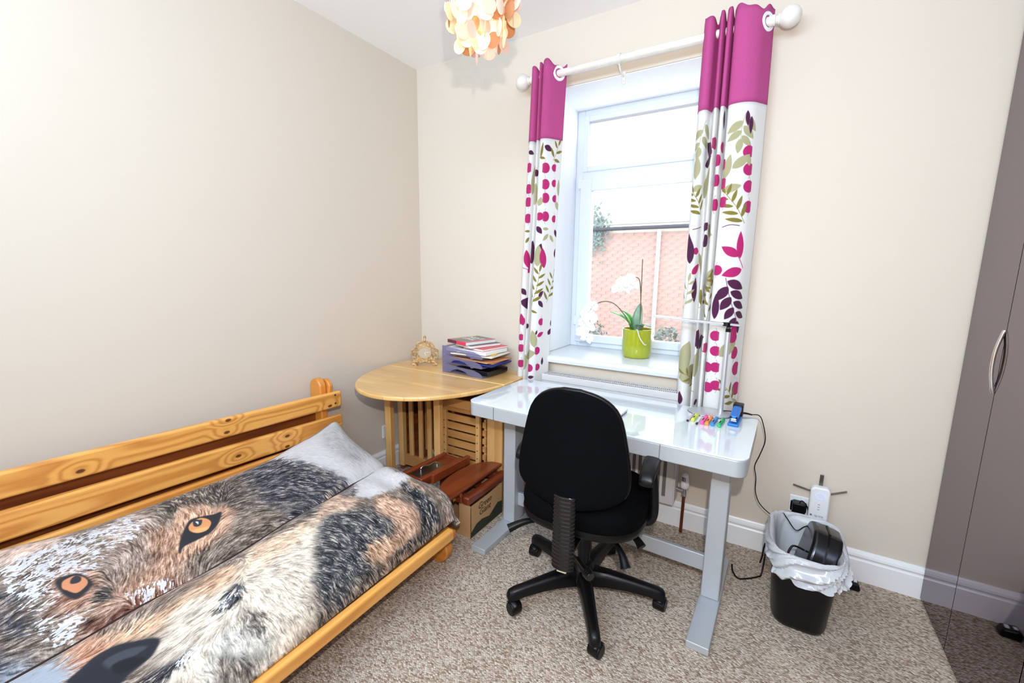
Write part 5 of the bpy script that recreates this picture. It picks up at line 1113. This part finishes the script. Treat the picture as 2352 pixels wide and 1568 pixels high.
text('NEXT', .055, (-.0, .035, .0209), (0, 0, 0), M['white'], t, sx=.95); text('LEVEL', .052, (.0, -.020, .0209), (0, 0, 0), M['white'], t, sx=.9)

# ================================================================= sockets, router, plugs
def socket(name, lab, loc, rz, wd=.146):
    t = thing(name, lab, 'socket', loc, rz); obj('plate', bx(B(), -wd/2, wd/2, -.010, 0, -.043, .043), M['white'], t, bevel=.003)
    for x in ((-.036, .036) if wd > .1 else (0,)):
        obj('switch', bx(B(), x+.012, x+.022, -.013, -.009, .014, .032), M['white'], t, bevel=.001)
        b = B(); bx(b, x-.003, x+.003, -.0105, -.0098, .010, .018); bx(b, x-.014, x-.006, -.0105, -.0098, -.016, -.012); bx(b, x+.006, x+.014, -.0105, -.0098, -.016, -.012); obj('pin_hole', b, M['ink'], t)
    return t
socket('double_socket', 'white double wall socket beside the extender, above the bin', (.226, YB, .290), 0)
socket('wall_socket', 'white wall socket on the left wall behind the table leg', (XL, 1.978, .275), PI/2, .086)
t = thing('plug_adapter', 'chunky black plug in the double socket', 'plug', (.190, 2.332, .285))
obj('body', prism(B(), rrect(-.026, .026, -.030, .030, .010), 'y', -.046, 0), M['black'], t, bevel=.004); obj('collar', prism(B(), rrect(-.032, .032, -.024, .024, .006), 'y', -.014, -.001), M['black'], t, bevel=.002)
obj('lead', tube(B(), [(.0, -.036, .028), (.006, -.04, .046), (.020, -.036, .038), (.036, -.03, .008), (.040, -.03, -.04), (.034, -.04, -.075)], .0022, 8, 8), M['black'], t, smooth=True)
t = thing('wifi_extender', 'white plug in wifi extender with three grey aerials', 'wifi extender', (.263, 2.333, .333))
Ry = Matrix.Rotation(math.radians(3), 3, 'Y')
o = obj('body', prism(B(), rrect(-.037, .037, -.083, .083, .020), 'y', -.050, -.012), M['white'], t, bevel=.006); 
obj('plug_block', bx(B(), -.024, .024, -.013, -.0, -.04, .01), M['white'], t)
b = B(); lathe(b, [(.0135, 0), (.0160, .0), (.0160, .0012), (.0135, .0012), (.0135, 0)], (0, -.0503, .042), 32, M=Mx, close=False); obj('light_ring', b, mat('blue_ring_light', (150, 160, 255), .4, emit=(120, 140, 255), es=1.2), t)
for k, z in enumerate((.003, -.009, -.021)): obj('indicator', bx(B(), -.005, .003, -.0506, -.0502, z-.0012, z+.0012), px((120, 122, 128)), t)
text('tp-link', .013, (.004, -.0508, -.052), (PI/2, 0, 0), px((120, 122, 126)), t); obj('maker_mark', cyl(B(), (-.026, -.0502, -.052), (-.026, -.0508, -.052), .0045, seg=16), px((120, 122, 126)), t)
obj('aerial', beam(B(), (0, -.018, .08), (.0, -.018, .135), .014, .006, (0, 1, 0)), M['steel'], t, bevel=.001)
obj('aerial', beam(B(), (-.035, -.022, .050), (-.104, -.022, .062), .003, .012, (0, 1, 0)), M['steel'], t); obj('aerial', beam(B(), (.035, -.022, .052), (.096, -.022, .082), .003, .012, (0, 1, 0)), M['steel'], t)

# ================================================================= waste bin
bcx, bcy = .198, 1.972
t = thing('waste_bin', 'black plastic waste bin standing against the skirting by the sockets', 'waste bin', (bcx, bcy, 0))
def srect(sx, sy, n=48, e=.5): return [(sx*math.copysign(abs(math.cos(2*PI*q/n))**e, math.cos(2*PI*q/n)), sy*math.copysign(abs(math.sin(2*PI*q/n))**e, math.sin(2*PI*q/n))) for q in range(n)]
def loft(b, secs, cap0=True, cap1=False, n=48):
    R_ = []
    for sx, sy, z in secs: R_.append([b.verts.new((x, y, z)) for x, y in srect(sx, sy, n)])
    for a, c_ in zip(R_, R_[1:]):
        for k in range(n): b.faces.new((a[k], a[(k+1) % n], c_[(k+1) % n], c_[k]))
    if cap0: b.faces.new(list(reversed(R_[0])))
    if cap1: b.faces.new(R_[-1])
    return b
b = loft(B(), ((.080, .118, 0), (.088, .128, .003), (.094, .136, .02), (.106, .162, .20), (.116, .176, .315), (.120, .180, .320), (.116, .176, .322), (.110, .170, .318)))
obj('body', b, M['black'], t, smooth=True)
obj('inside', loft(B(), ((.082, .122, .012), (.108, .168, .312)), True), M['black'], t, smooth=True)
t = thing('bin_liner', 'crumpled translucent white bag lining the black bin', 'bin liner', (bcx, bcy, .2)); b = B(); R_ = []; rr = random.Random(9); n = 200
ph = [rr.uniform(0, 6.28) for _ in range(60)]
def lump(k, f): a = 2*PI*k/n; return sum(math.sin(a*m_+ph[m_]+f*(3+m_*.35))*w_ for m_, w_ in ((3, .4), (5, .45), (8, .4), (13, .4), (19, .35), (29, .12), (41, .06)))/2.0
prof = [(.070, .110, .10, .0), (.090, .142, .22, .002), (.102, .160, .30, .003), (.112, .172, .326, .004), (.120, .178, .334, .005), (.127, .186, .326, .007), (.131, .190, .305, .011), (.130, .190, .280, .014), (.127, .187, .262, .018)]
P3 = catmull([(q[0], q[1], q[2]) for q in prof], 4); A3 = catmull([(q[3], 0, 0) for q in prof], 4)
for i, p in enumerate(P3):
    row = []; fr_ = i/(len(P3)-1); am_ = A3[i].x
    for k, (x, y) in enumerate(srect(1, 1, n)):
        L_ = lump(k, fr_*6); m_ = 1+am_*L_/.10; front = max(0, -math.sin(2*PI*k/n))
        zz_ = p.z+.003*lump(k, fr_*5+2)
        if fr_ > .72: zz_ += (fr_-.72)/.28*(.018*lump(k, 1)-.034*front**2+.012*max(0, math.sin(2*PI*k/n*2+1)))
        row.append(b.verts.new((x*p.x*m_, y*p.y*m_, zz_-.2)))
    R_.append(row)
for a, c_ in zip(R_, R_[1:]):
    for k in range(n): b.faces.new((a[k], a[(k+1) % n], c_[(k+1) % n], c_[k]))
o = obj('bag', b, M['bag'], t, smooth=True)
t = thing('shredder_head', 'glossy black electrical appliance dropped inside the lined bin', 'appliance', (bcx+.030, bcy+.01, .215)); Rt = Matrix.Rotation(math.radians(14), 3, 'Y') @ Matrix.Rotation(math.radians(-12), 3, 'X')
b = B(); out = [(-.115, -.10), (-.120, .03), (-.095, .11), (-.05, .15), (.03, .160), (.09, .145), (.112, .10), (.112, -.10)]
prism(b, out, 'x', -.042, .056)
bmesh.ops.rotate(b, verts=b.verts, matrix=Rt, cent=(0, 0, 0)); obj('housing', b, M['blacks'], t, bevel=.014, seg=4)
b = B(); prism(b, [(p[0]*1.02, p[1]*1.02) for p in out], 'x', .004, .010); bmesh.ops.rotate(b, verts=b.verts, matrix=Rt, cent=(0, 0, 0)); obj('seam', b, M['black'], t)
obj('lead', tube(B(), [(-.03, -.02, .06), (-.07, -.03, .07), (-.085, -.05, .03), (-.07, -.07, .0)], .004, 8, 6), M['black'], t, smooth=True)
t = thing('floor_plug', 'black mains plug lying on the carpet right of the bin', 'plug', (.408, 2.255, 0)); 
b = B(); prism(b, [(-.028, 0), (.030, 0), (.034, .012), (.026, .034), (-.022, .040), (-.032, .02)], 'y', -.022, .022); obj('body', b, M['black'], t, bevel=.006)
for x in (-.010, .014): obj('pin', bx(B(), x-.006, x+.006, -.010, .004, .039 if x < 0 else .036, .043), M['white'], t, bevel=.001)
obj('lead', tube(B(), [(-.03, 0, .015), (-.06, -.005, .008), (-.08, -.02, .006)], .004, 8, 5), M['black'], t, smooth=True)
t = thing('desk_mains_lead', 'black mains lead running over the carpet from desk leg to behind the bin', 'cable', (0, 2.1, 0))
obj('lead', tube(B(), [(-.052, 2.098, .030), (-.045, 2.075, .010), (-.02, 2.045, .004), (.02, 2.07, .004), (.055, 2.105, .004), (.068, 2.125, .010), (.075, 2.16, .08), (.073, 2.19, .125), (.068, 2.20, .10), (.066, 2.21, .05), (.06, 2.22, .006)], .0036, 8, 8), M['black'], t, world=True, smooth=True)

# ================================================================= junk below the table
t = thing('cardboard_box', 'open brown cardboard box with black Green Giant print beside the desk foot', 'box', (-1.30, 1.79, 0))
bx0, bx1, by0, by1, bh = -1.395, -1.222, 1.634, 1.935, .185
for nm, q in (('front_side', (bx0, bx1, by0, by0+.004)), ('rear_side', (bx0, bx1, by1-.004, by1)), ('long_side', (bx1-.004, bx1, by0, by1)), ('long_side', (bx0, bx0+.004, by0, by1))):
    b = B()
    if nm == 'front_side': prism(b, [(bx0, 0), (bx1, 0), (bx1, bh-.012), (bx1-.035, bh+.012), (bx1-.06, bh), (bx1-.075, bh+.004), (bx1-.075, .085), (bx1-.10, .07), (bx0, .075)], 'y', q[2], q[3])
    else: bx(b, *q, 0, bh-.01)
    obj(nm, b, M['card'], t, world=True)
obj('bottom', bx(B(), bx0, bx1, by0, by1, 0.001, .005), M['card'], t, world=True)
hill = [(by0+.002, .002), (by1-.002, .002), (by1-.002, .075), (by1-.05, .085), (by0+.17, .045), (by0+.10, .062), (by0+.05, .058), (by0+.002, .03)]
obj('printed_hill', prism(B(), hill, 'x', bx1+.0001, bx1+.0006), M['inkg'], t, world=True)
tx = text('Green\nGiant', .048, (bx1+.0008+1.30, by0+.125-1.79, .125), (PI/2, 0, PI/2), M['ink'], t, shear=.35, extrude=.0004, lead=.8)
t = thing('folded_hardwood_stand', 'dark red hardwood stand lying folded across the cardboard box', 'wooden stand', (-1.28, 1.78, .17))
b = B(); beam(b, (-1.243, 1.615, .209), (-1.243, 1.985, .209), .046, .044); obj('side_rail', b, M['mahog'], t, bevel=.012, world=True, seg=3)
obj('side_rail', beam(B(), (-1.395, 1.63, .205), (-1.395, 1.985, .205), .034, .040), M['mahog'], t, bevel=.005, world=True)
obj('cross_rail', bx(B(), -1.376, -1.268, 1.617, 1.675, .188, .226), M['mahogx'], t, bevel=.005, world=True); obj('cross_rail', bx(B(), -1.376, -1.268, 1.925, 1.965, .188, .226), M['mahogx'], t, bevel=.005, world=True)
obj('cross_rail', bx(B(), -1.376, -1.268, 1.80, 1.83, .186, .205), M['mahogx'], t, bevel=.003, world=True)
t = thing('hardwood_seat_panel', 'half oval reddish wood panel with brass hinges lying on the hardwood stand', 'wooden panel', (-1.32, 1.74, .24), 0)
arcp = [(-1.262, 1.522)]+[(-1.262-.160*math.sin(PI*q/20)**.75, 1.755-.238*math.cos(PI*q/20)) for q in range(1, 20)]+[(-1.262, 1.993)]
o = obj('panel', prism(B(), arcp, 'z', .248, .264), M['mahog'], t, bevel=.004, world=True)
for y in (1.548, 1.60): obj('hinge', bx(B(), -1.264, -1.256, y-.010, y+.010, .240, .252), M['brass'], t, world=True, bevel=.001)
for y in (1.58, 1.90): obj('batten', bx(B(), -1.39, -1.285, y-.02, y+.02, .228, .248), M['mahogx'], t, world=True)
t = thing('hardwood_plank', 'short dark board poking out under the half oval panel', 'wooden board', (-1.35, 1.6, .17))
obj('board', beam(B(), (-1.44, 1.60, .135), (-1.325, 1.575, .135), .075, .018), M['mahogx'], t, bevel=.003, world=True)
obj('support', bx(B(), -1.43, -1.405, 1.585, 1.625, 0, .126), M['mahogx'], t, world=True)
t = thing('hardwood_tray', 'dark red wooden tray with steel plate and chrome handle under the table', 'wooden tray', (-1.545, 1.72, .2), math.radians(-3))
for x in (-.062, .062): obj('side', bx(B(), x-.014, x+.014, -.165, .165, .040, .092), M['mahog'], t, bevel=.006)
for y in (-.155, .155): obj('end', bx(B(), -.048, .048, y-.011, y+.011, .042, .082), M['mahogx'], t, bevel=.004)
pl = obj('steel_plate', bx(B(), -.046, .040, -.142, .06, .074, .080), M['steel'], t, bevel=.001)
obj('handle', tube(B(), [(-.012, -.085, .080), (-.012, -.082, .098), (-.008, -.06, .106), (.0, -.035, .100), (.006, -.01, .106), (.010, .015, .098), (.010, .018, .080)], .0048, 10, 6), M['chrome'], pl, smooth=True)
obj('wood_floor', bx(B(), -.048, .048, .05, .15, .060, .072), M['mahogx'], t)
for y in (-.12, .12): obj('foot_block', bx(B(), -.05, .05, y-.02, y+.02, -.2, .045), M['mahogx'], t)
o = thing('hardwood_rail', 'dark wooden rail lying from the tray back towards the folding chair', 'wooden rail', (-1.46, 1.8, .27))
obj('rail', beam(B(), (-1.468, 1.62, .268), (-1.462, 1.935, .262), .026, .05), M['mahog'], o, bevel=.004, world=True)
obj('foot', bx(B(), -1.475, -1.455, 1.83, 1.86, 0, .238), M['mahog'], o, world=True)

# ================================================================= capiz pendant
LC = Vector((-.955, 1.345, 2.69))
t = thing('capiz_pendant', 'ceiling pendant shade of hanging capiz shell discs', 'ceiling light', LC)
obj('ceiling_rose', lathe(B(), [(.05, -.0), (.05, -.008), (.03, -.02), (.006, -.028)], seg=24), M['white'], t, smooth=True)
obj('flex', cyl(B(), (0, 0, -.02), (0, 0, -.30), .003, seg=8), M['white'], t)
obj('lamp_holder', cyl(B(), (0, 0, -.30), (0, 0, -.35), .018, .016, seg=16), M['white'], t)
bulb = mat('lit_bulb', (255, 220, 170), .5, emit=(255, 232, 200), es=9)
obj('bulb', lathe(B(), [(.012, -.35), (.016, -.362), (.028, -.39), (.031, -.41), (.026, -.432), (.012, -.444), (.002, -.446)], seg=20), bulb, t, smooth=True)
fr = B(); threads = B(); rings_ = ((.112, -.245, 17), (.082, -.26, 12), (.050, -.275, 8), (.018, -.29, 3))
disc = bpy.data.meshes.new('shell_disc'); db = B(); bmesh.ops.create_cone(db, cap_ends=True, segments=24, radius1=.0262, radius2=.0262, depth=.0012, matrix=Matrix.Rotation(PI/2, 4, 'X')); bmesh.ops.translate(db, verts=db.verts, vec=(0, 0, -.026)); db.to_mesh(disc); db.free()
shells = [sheer_mat('shell_'+n_, c_, .93, .35, .55) for n_, c_ in (('cream', (252, 242, 214)), ('white', (250, 248, 240)), ('pink', (246, 226, 218)), ('amber', (222, 172, 130)), ('mauve', (206, 184, 182)))]
sm = []
for s_ in shells: c2 = disc.copy(); c2.materials.append(s_); sm.append(c2)
rr = random.Random(12); first = True
for ri, (r_, zt, cnt) in enumerate(rings_):
    for k in range(36):
        a = 2*PI*k/36; a2 = 2*PI*(k+1)/36
    lathe(fr, [(r_-.0015, zt-.003), (r_+.0015, zt-.003), (r_+.0015, zt), (r_-.0015, zt), (r_-.0015, zt-.003)], seg=36, close=False)
    nlen = (5, 6, 6, 7)[ri]; step = .048
    for k in range(cnt):
        a = 2*PI*(k+.5*(ri % 2))/cnt+rr.uniform(-.05, .05); x, y = r_*math.cos(a), r_*math.sin(a); z = zt-rr.uniform(0, .015)
        last = zt
        for q in range(nlen):
            if z-.052 < -.605: break
            o = bpy.data.objects.new('shell_disc', sm[rr.choices(range(5), (38, 26, 14, 13, 9))[0]]); COL.objects.link(o); o.parent = t
            o.location = (x, y, z); o.rotation_euler = (rr.uniform(-.10, .10), rr.uniform(-.12, .12), rr.uniform(0, PI)); last = z
            z -= step*rr.uniform(.88, 1.1)
        cyl(threads, (x, y, zt), (x, y, last), .0006, seg=4)
beam(fr, (-.112, 0, -.245), (.112, 0, -.245), .003, .003); beam(fr, (0, -.112, -.245), (0, .112, -.245), .003, .003); cyl(fr, (0, 0, -.35), (0, 0, -.245), .002, seg=6)
obj('frame', fr, M['white'], t); obj('threads', threads, M['whitep'], t)
pl_ = bpy.data.lights.new('bulb_light', 'POINT'); pl_.energy = 2.6; pl_.color = (1, .93, .82); pl_.shadow_soft_size = .032; lo = bpy.data.objects.new('bulb_light', pl_); COL.objects.link(lo); lo.location = LC+Vector((0, 0, -.49))
